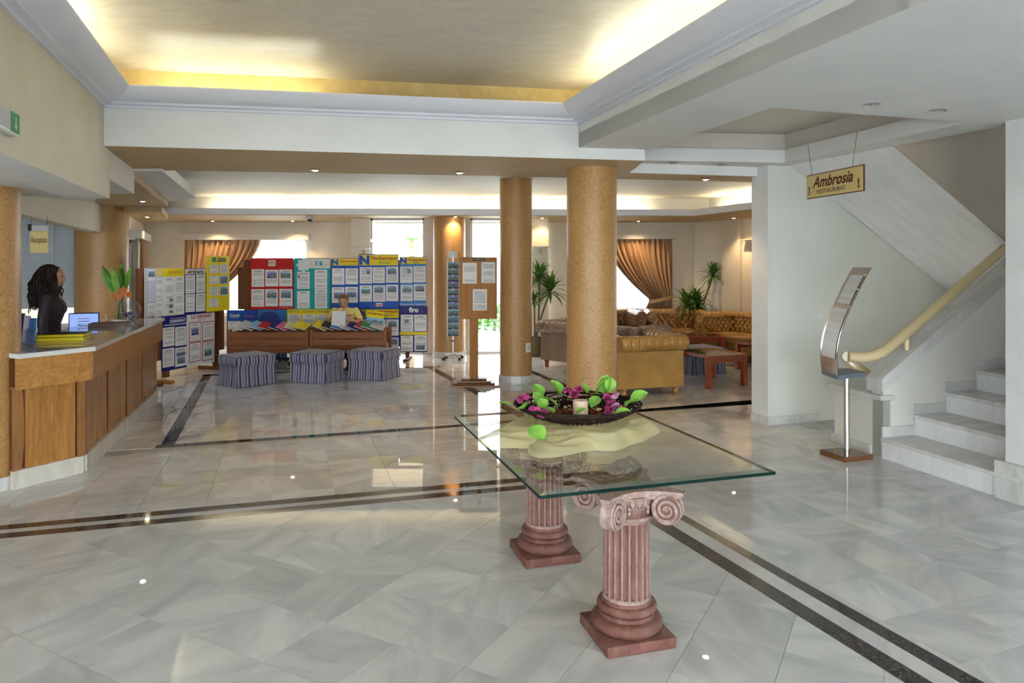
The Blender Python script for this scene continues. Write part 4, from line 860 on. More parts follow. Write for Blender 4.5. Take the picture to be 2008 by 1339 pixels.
# ---------------------------------------------------------------- glass table with two ionic pedestals
TX, TY, TR = .437, 4.01, R(17.2)
zt0, zt1 = .6945, .7165
ex_, ey_ = V2((1.13, .359)), V2((-.564, 1.574)); tw, tl_ = ex_.length, ey_.length
tb = thing('glass_table_top', 'rectangular clear glass table with green edges on two pedestals', 'table', (TX, TY, 0), TR)
hx, hy, bv = tw / 2, tl_ / 2, .032
MB().add([(-hx + bv, -hy + bv, zt1), (hx - bv, -hy + bv, zt1), (hx - bv, hy - bv, zt1), (-hx + bv, hy - bv, zt1)], [(0, 1, 2, 3)]).build('glass_pane', M['tglass'], tb)
b = [(-hx, -hy), (hx, -hy), (hx, hy), (-hx, hy)]; c = [(-hx + bv, -hy + bv), (hx - bv, -hy + bv), (hx - bv, hy - bv), (-hx + bv, hy - bv)]; zb = zt1 - .007
mb = MB(); mb.add([(x, y, zb) for x, y in b] + [(x, y, zt1) for x, y in c], [(i, (i + 1) % 4, (i + 1) % 4 + 4, i + 4) for i in range(4)]); mb.build('bevel', M['tbevel'], tb)
mb = MB(); mb.add([(x, y, zt0) for x, y in b] + [(x, y, zb) for x, y in b], [(i, (i + 1) % 4, (i + 1) % 4 + 4, i + 4) for i in range(4)]); mb.build('polished_edge', M['tedge'], tb)
def pedestal(x, y, label):
    t = thing('ionic_pedestal', label, 'pedestal', (x, y, 0), R(16), 'ionic pedestals under the glass table')
    MB().rbox(-.165, .165, -.165, .165, 0, .05, .006, 2).build('plinth', M['terra'], t, 40)
    def tor(r, z0, z1, n=9): zc_, h = (z0 + z1) / 2, (z1 - z0) / 2; return [(r - h + h * math.cos(a), zc_ + h * math.sin(a)) for a in [-math.pi / 2 + math.pi * k / (n - 1) for k in range(n)]]
    MB().lathe([(.13, .048)] + tor(.162, .05, .108) + [(.126, .110), (.122, .122), (.126, .130)] + tor(.136, .130, .170) + [(.118, .172), (.112, .185)], 48).build('base_mouldings', M['terra'], t, 40)
    nf = 20
    def flute(a, r, z):
        k = (a * nf / (2 * math.pi)) % 1; d = max(0, 1 - abs((k - .5) / .40)) ; g = 1 if .205 < z < .535 else 0
        return r - .013 * math.sqrt(d) * g if d > 0 else r
    MB().lathe([(.110, .178), (.110, .2), (.109, .206), (.108, .3), (.107, .42), (.106, .534), (.107, .54), (.109, .556)], 200, rf=flute).build('fluted_shaft', M['terra_w'], t, 25)
    MB().lathe([(.108, .552)] + tor(.122, .552, .572) + [(.112, .574), (.116, .60), (.128, .635), (.132, .66), (.10, .67)], 48).build('necking', M['terra_w'], t, 40)
    # abacus with concave sides
    cs = []; hw = .205; cor_ = .03
    for s in range(4):
        a = s * math.pi / 2
        for k in range(13):
            q = -1 + 2 * k / 12; xx = q * (hw - cor_); yy = -hw + .075 * (1 - q * q); cs.append((xx * math.cos(a) - yy * math.sin(a), xx * math.sin(a) + yy * math.cos(a)))
    mb = MB()
    for sc_, z0, z1 in ((.90, .655, .668), (.955, .668, .680), (1.0, .680, .694)): mb.prism([(x * sc_, y * sc_) for x, y in cs], z0, z1)
    mb.build('abacus', M['terra_w'], t)
    # corner volutes: on each face one scroll at either end
    for s in range(4):
        for sg in (-1, 1):
            mb = MB(); r0 = .066; prof_ = [(.001, -.024), (r0 * .93, -.024), (r0, -.012), (r0, .014), (r0 * .93, .020), (r0 * .80, .012), (.001, .012)]
            mb.lathe(prof_, 28, cap=False)
            sp = []
            for k in range(64):
                q = k / 63; a = sg * q * 2 * math.pi * 2.3 + math.pi / 2; r_ = r0 * .93 * (1 - .86 * q); sp.append((r_ * math.cos(a), r_ * math.sin(a), .016))
            mb.tube(sp, [.011 * (1 - .55 * k / 63) for k in range(64)], 7); mb.sphere((0, 0, .016), .010, .010, .008, 10, 6)
            mb.xf(Matrix.Rotation(s * math.pi / 2, 4, 'Z') @ Matrix.Translation((sg * .124, -.150, .612)) @ Matrix.Rotation(-sg * R(38), 4, 'Z') @ Matrix.Rotation(R(90), 4, 'X')); mb.build('volute', M['terra_w'], t, 35)
        # egg and dart, bead drops between the scrolls
        mb = MB()
        for k in range(-1, 2): mb.sphere((k * .032, -.128, .640), .012, .010, .018, 10, 7)
        for k in (-1, 1):
            for z in (.600, .618): mb.sphere((k * .046, -.122, z), .008, .008, .011, 8, 6)
            mb.tube([(k * .016, -.138, .655), (k * .016, -.134, .622), (0, -.128, .615)], .003, 5)
        mb.tube([(-.05, -.118, .655), (0, -.14, .648), (.05, -.118, .655)], .006, 6); mb.xf(Matrix.Rotation(s * math.pi / 2, 4, 'Z')); mb.build('carved_relief', M['terra_w'], t, 50)
    return t
pedestal(.523, 3.26, 'terracotta ionic pedestal under the near end of the glass table'); pedestal(.19, 4.16, 'terracotta ionic pedestal under the far end of the glass table')

# draped organza
BX, BY = .375, 4.10
dr = thing('organza_cloth', 'crumpled yellow organza cloth under the twig bowl', 'cloth', (BX, BY, zt1)); nu, nv = 200, 44
def cloth(i, j):
    a = 2 * math.pi * i / nu; s = j / (nv - 1)
    rout = .425 + .03 * math.sin(2 * a + .6) + .028 * math.sin(5 * a + 1) + .015 * math.sin(9 * a); 
    rout += .17 * math.exp(-((a - 3.55) / .30) ** 2)
    r = .06 + (rout - .06) * s
    h = .003 + .088 * max(0, 1 - s ** 4.5) ** .55 + .022 * max(0, math.sin(a * 1.0 - 4.2)) * math.sin(math.pi * s)
    fold = .022 * math.sin(5 * a + 9 * s + 1.5 * math.sin(3 * a)) * math.sin(math.pi * min(1, s * 1.05)) + .010 * math.sin(13 * a - 9 * s) * math.sin(math.pi * s)
    fold += .020 * math.sin(14 * s + 2.2 * math.sin(a * 2 + .4)) * math.sin(math.pi * s) * (.5 + .5 * math.sin(a * 3 + 1))
    wv = Vector((math.cos(a) * 1.7, math.sin(a) * 1.7, s * 5.5 + .6 * math.sin(a))); rg = 1 - abs(noise.noise(wv * 1.2)) * 2.4; fold += .030 * rg * math.sin(math.pi * s) ** .6 + .010 * (1 - abs(noise.noise(wv * 2.7 + Vector((3, 1, 7)))) * 2) * math.sin(math.pi * s)
    return (r * math.cos(a), r * .93 * math.sin(a), max(.003, min(.082, (h + fold) * .74)))
MB().grid(cloth, nu, nv, cu=True).build('drape', M['organza'], dr, 80)
MB().grid(lambda i, j: (lambda p: (p[0] * .9 * math.cos(.7) - p[1] * .9 * math.sin(.7), p[0] * .9 * math.sin(.7) + p[1] * .9 * math.cos(.7), max(.002, p[2] * .80)))(cloth(i, j)), nu, nv, cu=True).build('under_layer', M['organza'], dr, 80)

# twig bowl
bw = thing('twig_bowl', 'dark woven twig bowl on the organza cloth', 'bowl', (BX, BY, zt1 + .085)); rr_ = random.Random(3)
def bowl_pt(a, s): r = .17 + .195 * s; return Vector((r * math.cos(a), r * math.sin(a), .012 + .082 * s ** 1.5))
for g in range(6):
    mb = MB()
    for k in range(26):
        a = rr_.random() * 6.28; da = rr_.uniform(-.9, .9); s0, s1 = rr_.random() * .5 - .05, .55 + rr_.random() * .5
        if rr_.random() < .35: s0, s1 = s1, s1 - rr_.random() * .2; da = rr_.uniform(.6, 1.3)
        n = 7; mb.tube([bowl_pt(a + da * q / (n - 1), max(0, s0 + (s1 - s0) * q / (n - 1))) + Vector((0, 0, .008 * math.sin(q * 2 + a))) for q in range(n)], .0042, 5)
    mb.build('twig_weave', M['twig'], bw, 60, 'stuff')
for k in range(3): MB().tube([bowl_pt(6.283 * q / 40, 1.0 - .03 * k) + Vector((0, 0, .006 * math.sin(q * .9 + k * 2))) for q in range(40)], .005, 6, closed=True).build('rim_twig', M['twig'], bw, 60)
MB().lathe([(.001, .004), (.17, .006), (.175, .012), (.001, .012)], 32).build('base', M['twig'], bw, 40)
cn = thing('pillar_candle', 'beige pillar candle in the middle of the twig bowl', 'candle', (BX + .015, BY - .03, zt1 + .097))
MB().lathe([(.001, 0), (.042, 0), (.043, .005), (.043, .098), (.040, .103), (.034, .101), (.001, .094)], 28).build('wax', M['candle'], cn, 40); MB().tube([(0, 0, .094), (.002, 0, .11)], .0015, 5).build('wick', M['black'], cn)
pp = MB()
M['potp'] = noisy('potpourri', (.16, .02, .015), (.34, .10, .04), 25, .8)
for k in range(240):
    a = rr_.random() * 6.28; q = .05 + .12 * math.sqrt(rr_.random()); pp.sphere((q * math.cos(a), q * math.sin(a), .004 + .012 * rr_.random()), .011, .009, .006, 6, 4)
po = pp.build('potpourri', M['potp'], None, 50, 'stuff', (BX, BY, zt1 + .099)); tag(po, 'dark red dried petals scattered around the candle', 'potpourri')
# silk garland
gl = thing('flower_garland', 'silk garland of pink roses and green leaves around the twig bowl', 'garland', (BX, BY, zt1 + .085))
rose = MB()
for k in range(16):
    a = k * 2.4; fr_ = k / 15; r0 = .005 + .021 * fr_; h = .034 - .012 * fr_; wd_ = R(62) - R(22) * fr_
    def petal(i, j):
        q_ = (i - 3) / 3; t_ = j / 5; r_ = r0 * (.45 + .62 * t_ ** .7) + (.010 * fr_ * max(0, t_ - .55) / .45); ang = wd_ * q_ * (.45 + .55 * math.sin(math.pi * min(1, .15 + t_ * .75)))
        return (r_ * math.sin(ang), -r_ * math.cos(ang), -.012 + h * t_ * (1 - .28 * q_ * q_ * t_) - .006 * fr_ * t_ * t_)
    q = MB().grid(petal, 7, 6); q.xf(Matrix.Rotation(a, 4, 'Z')); rose.add(q.v, q.f)
rose_me = {k: rose.mesh('rose', M[k], 70) for k in ('rose', 'rose_l')}
lf = MB().grid(lambda i, j: (((i - 2) / 2) * .042 * math.sin(math.pi * (.04 + .96 * j / 6)) ** .7 * (1 + .12 * math.sin(j * 3.1)), .0 + .1 * j / 6, .012 * abs(i - 2) / 2 + .014 * math.sin(j / 6 * 3)), 5, 7)
leaf_me = lf.mesh('leaf', M['leaf_b'], 70)
def Wb(u, v, y): p = A(u, v, y); return p - Vector((BX, BY, zt1 + .085))
for k, (u, v, y, s, kk) in enumerate(((1018, 786, 4.02, 1.0, 0), (1030, 779, 4.03, 1.15, 0), (1051, 806, 3.86, 1.2, 0), (1064, 811, 3.86, .9, 0), (1118, 766, 4.38, 1.15, 0), (1127, 772, 4.37, 1.0, 0), (1135, 764, 4.38, 1.0, 0), (1193, 782, 4.16, 1.05, 0), (1206, 778, 4.15, 1.1, 1), (1197, 794, 4.08, 1.2, 0), (1209, 803, 4.0, 1.25, 1), (1194, 806, 3.97, 1.1, 0), (1108, 768, 4.36, .8, 0))):
    p = Wb(u, v, y); link('rose', rose_me['rose_l' if kk else 'rose'], gl, loc=p, rot=(rr_.uniform(.3, 1.1), rr_.uniform(-.5, .5), rr_.random() * 6), scale=(s, s, s))
for u, v, y, s, yaw, pit, rol in ((1000, 795, 3.95, .7, 2.0, .2, .2), (1060, 780, 4.35, .95, 2.6, 1.1, .2), (1098, 778, 4.40, 1.15, 2.2, 1.1, .3), (1030, 803, 3.92, 1.0, 2.9, .2, .5), (1048, 790, 4.1, .9, -.3, .4, .5), (1040, 840, 3.72, 1.15, -2.6, -.5, .4), (1092, 800, 4.05, 1.0, 1.2, .5, .3), (1070, 803, 4.02, .8, .3, .6, -.3), (1160, 800, 4.15, .9, -.6, .6, .2), (1172, 774, 4.35, 1.25, -1.9, 1.0, .3), (1185, 772, 4.36, 1.2, -.8, 1.2, .1), (1196, 768, 4.34, .9, .1, 1.3, 0), (1238, 790, 4.02, 1.1, -1.3, .5, .4), (1228, 797, 3.95, .9, -1.0, .2, -.3), (1205, 815, 3.85, .9, -1.6, .2, .3), (1130, 812, 3.9, .6, -1.3, .4, .2), (1085, 812, 3.95, .7, .6, .3, .2), (1150, 772, 4.38, .8, .7, .7, .2)):
    link('leaf', leaf_me, gl, loc=Wb(u, v, y), rot=(pit, rol, yaw), scale=(s, s, s))
for u, v, y, dx in ((1040, 775, 4.1, -.5), (1140, 760, 4.36, .3), (1050, 840, 3.74, -.2)): p = Wb(u, v, y); MB().tube(smooth_path([p, p + Vector((dx * .06, 0, .05)), p + Vector((dx * .16, -.02, .06))]), .0018, 5).build('tendril', M['leaf'], gl)

# ---------------------------------------------------------------- menu stand and hanging sign
ms = thing('menu_stand', 'steel menu stand with curved sheet, grey shelf and brown base', 'menu stand', (2.925, 6.25, 0))
MB().prism([(-.195, .08), (-.095, -.18), (.195, -.084), (.06, .165)], 0, .045).build('base', mat('brown_tile_base', (.16, .065, .025), .2, coat=.3), ms)
MB().tube([(.0, -.01, .045), (.0, -.01, .74)], .025, 20).build('pole', M['chrome'], ms, 60)
MB().prism([(-.235, -.05), (-.245, -.37), (.08, -.20), (.04, .05)], .735, .77).build('shelf', M['grey_pl'], ms)
def arc(q): return (-.235 - .035 * math.sin(math.pi * min(1, q * 1.4)) * (1 - q) + .27 * q ** 2.1, .76 + .90 * q)
mb = MB(); n = 26
for th in (0, .004): mb.grid(lambda i, j: (arc(j / (n - 1))[0] + th, [-.37, -.05][i], arc(j / (n - 1))[1]), 2, n)
M['copper'] = mat('satin_bronze_sheet', (.50, .44, .42), .22, 1.0); mb.build('curved_sheet', M['copper'], ms, 60)
def on_arc(name, q0, q1, y0, y1, mt, d=-.004): k = 10; return MB().grid(lambda i, j: (arc(q0 + (q1 - q0) * j / (k - 1))[0] + d, [y0, y1][i], arc(q0 + (q1 - q0) * j / (k - 1))[1]), 2, k).build(name, M[mt], ms, 60)
on_arc('menu_sheet', .66, .93, -.335, -.10, 'sheet_f'); on_arc('menu_sheet', .16, .62, -.345, -.085, 'sheet_f')
for q in (.80, .93):
    for y in (-.36, -.07): MB().sphere((arc(q)[0] - .006, y, arc(q)[1]), .009, .012, .009, 8, 6).build('clip', M['p_gold'], ms, 60)
sg0, sg1 = Vector((2.565, 6.2)), Vector((2.70, 5.47)); L = (sg1 - sg0).length
sg = thing('restaurant_sign', 'gold Ambrosia Restaurant sign with maroon border hung by two wires', 'sign', (sg0.x, sg0.y, 0), math.atan2((sg1 - sg0).y, (sg1 - sg0).x))
MB().box(0, L, -.004, .004, 2.25, 2.455).build('border', M['p_maroon'], sg); MB().box(.008, L - .008, -.006, .006, 2.258, 2.447).build('panel', M['sign'], sg)
lettering('Ambrosia', sg, 'p_maroon', .085, .62, 2.335, 2.43, -.008, .35, .02); lettering('RESTAURANT', sg, 'p_maroon', .15, .53, 2.283, 2.318, -.008)
for x in (.04, .685):
    mb = MB().add([(x, -.008, 2.275), (x - .018, -.008, 2.305), (x, -.008, 2.295), (x + .018, -.008, 2.305)], [(0, 3, 2, 1)]); mb.add([(x - .004, -.008, 2.30), (x + .004, -.008, 2.30), (x + .011, -.008, 2.345), (x, -.008, 2.36), (x - .011, -.008, 2.345)], [(0, 1, 2, 3, 4)]); mb.build('arrow', M['p_maroon'], sg)
for x, dx in ((.07, -.06), (.60, .06)): MB().tube([(x, 0, 2.452), (x + dx, 0, Z_SOF)], .002, 5).build('wire', M['black'], sg)
# ---------------------------------------------------------------- display boards
BYR = 12.5
Z4 = lambda x, y: (440 + x / 4.464, 470 + y / 4.464)
Z3 = lambda x, y: (260 + x / 3.9375, 420 + y / 3.9375)
def mapR(u, v): p = A(u, v, BYR); return p.x, p.z
def YL(u): return 8.064 / (.296 - (u - UC) / FPX)
def mapL(u, v): y = YL(u); return (y - 9.97) * 1.043, HC - (v - VH) * y / FPX
LO = V2((-5.03 + .296 * (9.97 - 10.25), 9.97)); LANG = math.atan2(.959, .284)
def board(label, zm, mp, x0, y0, x1, y1, mt, sheets=(), photos=(), plates=(), texts=(), dy=0.0, sheet='sheet', cat='notice board', frame=None, rise=None):
    (a0, b1), (a1, b0) = mp(*zm(x0, y0)), mp(*zm(x1, y1))
    if mp is mapL: b1 = (mp(*zm(x0, y0))[1] + mp(*zm(x1, y0))[1]) / 2
    left = mp is mapL
    o = thing('information_board', label, cat, (LO.x, LO.y, 0) if left else (0, BYR, 0), LANG if left else 0)
    MB().rbox(a0 + .003, a1 - .003, -.016 - dy, -dy, b0, b1, .003, 1).build('panel', M[mt], o)
    f = -.018 - dy
    def rect(q):
        (p0, r1), (p1, r0) = mp(*zm(q[0], q[1])), mp(*zm(q[2], q[3]))
        if left: r1, r0 = mp(*zm((q[0] + q[2]) / 2, q[1]))[1], mp(*zm((q[0] + q[2]) / 2, q[3]))[1]
        return p0, p1, r0, r1
    for q in plates: plate(q[5] if len(q) > 5 else 'colour_field', o, q[4], *rect(q), f - (.0004 * plates.index(q)), .0015)
    for q in sheets:
        s = plate('paper_sheet', o, q[4] if len(q) > 4 else sheet, *rect(q), f - .004, .002)
        if frame: x0_, x1_, z0_, z1_ = rect(q); g = .012; plate('sheet_frame', o, frame, x0_ - g, x1_ + g, z0_ - g, z1_ + g, f - .002, .0015)
    for q in photos: plate('photo_print', o, 'photo', *rect(q), f - .0062, .001)
    for q in texts: lettering(q[4], o, q[5], *rect(q), f - .0075, *(q[6:] if len(q) > 6 else ()))
    return o
# wooden screens that carry the boards
ws = thing('display_screen', 'brown wooden screen behind the red and teal boards', 'screen', (0, 0, 0)); xa, xb = A(467, 0, 12.57).x, A(838, 0, 12.57).x
MB().box(xa, A(494, 0, 12.57).x, 12.55, 12.58, HC - 92 * 12.55 / FPX, HC - 10 * 12.55 / FPX).build('side_panel', M['brown'], ws)
MB().box(xa + .1, xb - .05, 12.585, 12.605, .22, 1.75).build('back_panel', M['brown'], ws)
for x in (xa + .3, A(798, 0, 12.5).x): MB().box(x - .035, x + .035, 12.54, 12.58, .03, .3).build('post', M['brown'], ws); MB().rbox(x - .04, x + .04, 12.27, 12.85, 0, .04, .008, 2).build('foot', M['brown'], ws)
wx = thing('display_screen', 'wooden post stand carrying the boards beside the counter', 'screen', (LO.x, LO.y, 0), LANG)
def sl(u): return mapL(u, 500)[0]
for u, z1, m_ in ((277, 1.62, 'brown'), (426, 1.2, 'brown'), (300, .6, 'oak'), (328, .3, 'brown')):
    s = sl(u); MB().box(s - .05, s + .05, .004, .05, .04, z1).build('post', M[m_], wx)
    if u != 328: MB().rbox(s - .04, s + .04, -.34, .34, 0, .055, .01, 2).build('foot', M['oak' if u == 300 else 'brown'], wx)
MB().box(sl(279), sl(440), .004, .03, .30, 1.55).build('rail_panel', M['brown'], wx)
S4 = dict
board('red information board with six white sheets', Z4, mapR, 228, 160, 608, 608, 'p_red', [(243, 258, 352, 412), (362, 262, 475, 408), (483, 260, 597, 407), (240, 432, 352, 585), (362, 432, 472, 582), (485, 430, 600, 580)],
      [(378, 285, 462, 335), (495, 285, 580, 335), (375, 458, 460, 508), (500, 455, 585, 507)], [(388, 178, 450, 232, 'p_cream', 'logo_plate')], [(396, 193, 442, 218, 'ITS', 'p_dkred', 0, .02), (485, 588, 598, 598, 'Ihre Reiseleitung', 'p_white')])
tk = board('teal and white information board with a white flower', Z4, mapR, 608, 160, 932, 608, 'p_teal', [(640, 280, 750, 430), (793, 262, 902, 428), (640, 448, 750, 600), (795, 432, 902, 600)], [(645, 305, 664, 335)],
      [(612, 165, 930, 250, 'p_cream'), (612, 165, 700, 604, 'p_green2' if 'p_green2' in M else 'p_teal'), (800, 188, 858, 228, 'p_teal', 'logo_plate')], [(808, 190, 850, 225, 'K', 'p_white', .3, .03), (750, 206, 798, 224, 'Co', 'p_grey', .2), (860, 205, 915, 225, 'uoni', 'p_grey', .2)])
for k in range(8):
    a = k * math.pi / 4; c = mapR(*Z4(695, 222)); q = MB().add([(0, 0, 0), (.045, 0, .05), (.02, 0, .12), (-.02, 0, .12), (-.045, 0, .05)], [(0, 1, 2, 3, 4)]); q.xf(Matrix.Translation((c[0], -.0225 - .0002 * k, c[1])) @ Matrix.Rotation(a, 4, 'Y')); q.build('petal', M['p_white'], tk)
NB = lambda x0, y0, x1, y1, n, sub: None
board('blue board with yellow header and four sheets, left of the tallest blue board', Z4, mapR, 934, 162, 1178, 604, 'p_blue', [(945, 250, 1053, 393), (1062, 250, 1172, 390), (943, 415, 1052, 552), (1060, 412, 1170, 550)], [(965, 462, 1040, 510), (1075, 458, 1155, 500)],
      [(940, 166, 1173, 226, 'p_yellow', 'header')], [(944, 170, 1000, 222, 'N', 'p_blue', 0, .06), (1016, 176, 1170, 198, 'Neckermann', 'p_dkred', 0, .02), (1014, 203, 1168, 222, 'Česká republika', 'p_green', .3)])
board('tallest blue board with yellow header and six sheets', Z4, mapR, 1178, 125, 1531, 600, 'p_blue', [(1190, 240, 1297, 383), (1303, 240, 1410, 378), (1420, 235, 1527, 375), (1190, 398, 1297, 540), (1307, 398, 1413, 540), (1420, 392, 1527, 535)],
      [(1433, 255, 1507, 300), (1203, 428, 1282, 468), (1318, 415, 1395, 460), (1433, 410, 1510, 455), (1250, 262, 1280, 300)], [(1185, 132, 1525, 224, 'p_yellow', 'header'), (1330, 552, 1388, 582, 'p_white', 'logo_plate')],
      [(1188, 138, 1275, 220, 'N', 'p_blue', 0, .06), (1293, 145, 1515, 176, 'Neckermann', 'p_dkred', 0, .02), (1356, 186, 1456, 210, 'Reisen', 'p_green', .35), (1334, 557, 1384, 578, 'ocat', 'p_red', 0, .04)], dy=.03)
board('blue board with yellow header and four sheets at the right end', Z4, mapR, 1531, 148, 1768, 580, 'p_lblue', [(1540, 235, 1648, 378), (1657, 232, 1762, 372), (1545, 395, 1650, 535), (1660, 388, 1765, 530)], [(1562, 415, 1640, 460), (1672, 408, 1750, 450), (1603, 255, 1635, 292)],
      [(1536, 153, 1764, 212, 'p_yellow', 'header')], [(1540, 157, 1598, 208, 'N', 'p_blue', 0, .06), (1608, 162, 1758, 186, 'Neckermann', 'p_dkred', 0, .02), (1655, 189, 1713, 206, 'Reisen', 'p_green', .35), (1545, 555, 1762, 572, 'Neckermann Nederland', 'p_white')])
board('blue board with yellow header behind the standing catalogue', Z4, mapR, 1185, 604, 1531, 985, 'p_blue', [(1195, 697, 1300, 838), (1308, 697, 1413, 838), (1420, 697, 1527, 838), (1308, 855, 1415, 975), (1425, 855, 1528, 975)], [(1437, 715, 1508, 758), (1440, 868, 1517, 915)],
      [(1190, 608, 1528, 684, 'p_yellow', 'header')], [(1194, 612, 1235, 680, 'N', 'p_blue', 0, .06), (1290, 612, 1520, 638, 'Neckermann', 'p_dkred', 0, .02), (1350, 645, 1476, 676, 'Belgium', 'p_green', .35)])
board('navy board with orange band at the lower right', Z4, mapR, 1531, 582, 1780, 982, 'p_navy', [(1545, 655, 1655, 803), (1663, 655, 1773, 800), (1545, 838, 1653, 975), (1665, 835, 1775, 972)], [(1680, 920, 1755, 960), (1578, 695, 1615, 725)],
      [(1536, 806, 1777, 832, 'p_orange2' if 'p_orange2' in M else 'p_yellow', 'band')], [(1617, 590, 1700, 636, 'firo', 'p_white', 0, .05)])
board('deep blue board with white script behind the left leaflet desk', Z4, mapR, 22, 615, 290, 1062, 'p_navy2' if 'p_navy2' in M else 'p_blue', [(35, 712, 150, 815), (160, 705, 270, 815, 'p_lblue')], [], [], [(50, 646, 136, 672, 'Coral', 'p_white', 0, .03), (55, 676, 130, 684, 'TRAVEL', 'p_white'), (178, 656, 266, 680, 'Nord tour', 'p_pink', .2)])
board('bright blue board with pink script behind the blue chair', Z4, mapR, 290, 612, 552, 1062, 'p_lblue', [(300, 708, 412, 790), (418, 705, 535, 790, 'p_lblue')], [], [], [(368, 645, 472, 670, 'REZYR', 'p_pink', 0, .03), (450, 1040, 530, 1050, 'travel', 'p_white')])
board('yellow board with three sheets behind the seated woman', Z4, mapR, 552, 608, 935, 850, 'p_yellow', [(565, 650, 672, 780), (690, 650, 800, 780), (812, 650, 922, 780)], [], [], [(565, 618, 660, 634, 'NOVATOURS', 'p_navy'), (692, 618, 792, 634, 'NOVATOURS', 'p_navy'), (818, 618, 915, 634, 'NOVATOURS', 'p_navy')], dy=.02)
board('narrow grey-white board nearest the fish bowl', Z3, mapL, 86, 417, 166, 795, 'p_grey', [(110, 520, 164, 676, 'p_mauve'), (110, 685, 164, 782, 'sheet_w')], [(112, 440, 160, 480)], [(108, 428, 165, 515, 'p_white')])
board('narrow beige-topped board left of the yellow-headed one', Z3, mapL, 167, 417, 221, 795, 'p_mauve', [(172, 490, 219, 660, 'sheet_w'), (172, 670, 219, 785, 'sheet_w')], [], [(169, 420, 220, 480, 'p_gold', 'header')])
board('cream board with yellow header and four sheets', Z3, mapL, 222, 415, 394, 772, 'p_cream', [(232, 485, 310, 618), (317, 482, 390, 615), (232, 625, 308, 762), (315, 625, 390, 762)], [(275, 645, 303, 672), (272, 695, 302, 722), (272, 740, 302, 760)], [(223, 417, 393, 480, 'p_yellow', 'header')], [(265, 430, 360, 458, 'Sunweb', 'p_orange', 0, .02)])
board('navy board with white header and red lettering', Z3, mapL, 396, 417, 557, 762, 'p_navy', [(400, 470, 473, 610), (482, 466, 553, 605), (400, 616, 472, 755), (481, 611, 553, 750)], [], [(398, 422, 555, 463, 'p_white', 'header')], [(413, 430, 455, 458, 'air', 'p_red', .2, .03), (456, 430, 536, 458, 'tours', 'p_black', .2, .02)])
board('tall yellow board with eight small sheets', Z3, mapL, 558, 322, 737, 738, 'p_yellow', [(577, 390, 645, 455), (655, 388, 722, 455), (577, 475, 645, 540), (655, 472, 722, 538), (577, 560, 645, 628), (655, 555, 722, 625), (577, 648, 645, 715)], [(660, 478, 717, 532), (660, 562, 717, 618)],
      [(597, 332, 630, 368, 'p_green', 'globe_logo'), (640, 356, 706, 368, 'p_black', 'name_bar')], [(638, 336, 706, 354, 'TEZ', 'p_black', 0, .04), (650, 358, 696, 366, 'TOUR', 'p_yellow')], dy=.02)
board('navy board with white lettering at the counter end', Z3, mapL, 218, 780, 411, 1180, 'p_navy', [(225, 873, 313, 1020), (320, 868, 405, 1013), (223, 1035, 312, 1178), (320, 1027, 407, 1172)], [(328, 1065, 400, 1090), (335, 1100, 395, 1150)], [],
      [(280, 796, 396, 806, 'ТУРИСТСКАЯ ФИРМА', 'p_white'), (275, 811, 400, 833, 'ЛАБИРИНТ', 'p_white', 0, .04), (232, 840, 402, 856, 'www.labirint.travel', 'p_white', 0, .02)])
board('white board with red-framed sheets and red title', Z3, mapL, 413, 768, 628, 1138, 'p_white', [(432, 838, 515, 978), (534, 832, 612, 968), (434, 995, 515, 1132), (534, 985, 612, 1120)], [(445, 880, 500, 930), (545, 1040, 600, 1090)], [], [(443, 774, 598, 800, 'LE GRAND', 'p_dkred', 0, .03), (488, 808, 562, 817, 'TOURS & CO', 'p_dkred')], sheet='sheet', frame='p_dkred')

# ---------------------------------------------------------------- leaflet desks
DY = 11.15
def leaflet_desk(u0, u1, label):
    x0, x1 = A(u0, 0, DY).x, A(u1, 0, DY).x; L = x1 - x0; t = thing('leaflet_desk', label, 'desk', ((x0 + x1) / 2, DY, 0), 0)
    for k in range(3): MB().rbox(-L / 2 + .05, L / 2 - .05, .0, .022, .285 + k * .112, .285 + k * .112 + .108, .006, 2).build('slat', M['desk'], t)
    for s in (-1, 1):
        MB().rbox(s * (L / 2 - .027) - .025, s * (L / 2 - .027) + .025, -.006, .045, 0, .655, .004, 1).build('leg', M['desk'], t); MB().rbox(s * (L / 2 - .027) - .025, s * (L / 2 - .027) + .025, .44, .49, 0, .66, .004, 1).build('leg', M['desk'], t)
    MB().box(-L / 2 + .03, L / 2 - .03, .022, .47, .585, .605).build('top', M['desk'], t); MB().box(-L / 2 + .03, L / 2 - .03, .46, .475, .40, .65).build('back_rail', M['desk'], t)
    return x0, x1
a0, a1 = leaflet_desk(446, 605, 'brown slatted leaflet desk on the left'); b0, b1 = leaflet_desk(607, 758, 'brown slatted leaflet desk in front of the seated woman')
mg = [(a0 + .10, 'p_white', 'white'), (a0 + .24, 'p_grey', 'grey'), (a0 + .38, 'p_sky', 'pale blue and white'), (a0 + .53, 'p_red', 'red'), (a0 + .68, 'p_navy', 'dark navy'), (a0 + .80, 'p_pink', 'pink'), (a0 + .94, 'p_lime', 'pale green'), (a0 + 1.08, 'p_yellow', 'yellow'),
      (b0 + .12, 'p_yellow', 'yellow-green'), (b0 + .25, 'p_black', 'black'), (b0 + .38, 'p_lblue', 'bright blue'), (b0 + .52, 'p_mauve', 'mauve'), (b0 + .64, 'p_navy', 'navy'), (b0 + .77, 'p_dkred', 'dark red'), (b0 + .89, 'p_green', 'green'), (b0 + 1.02, 'p_grey', 'silver grey')]
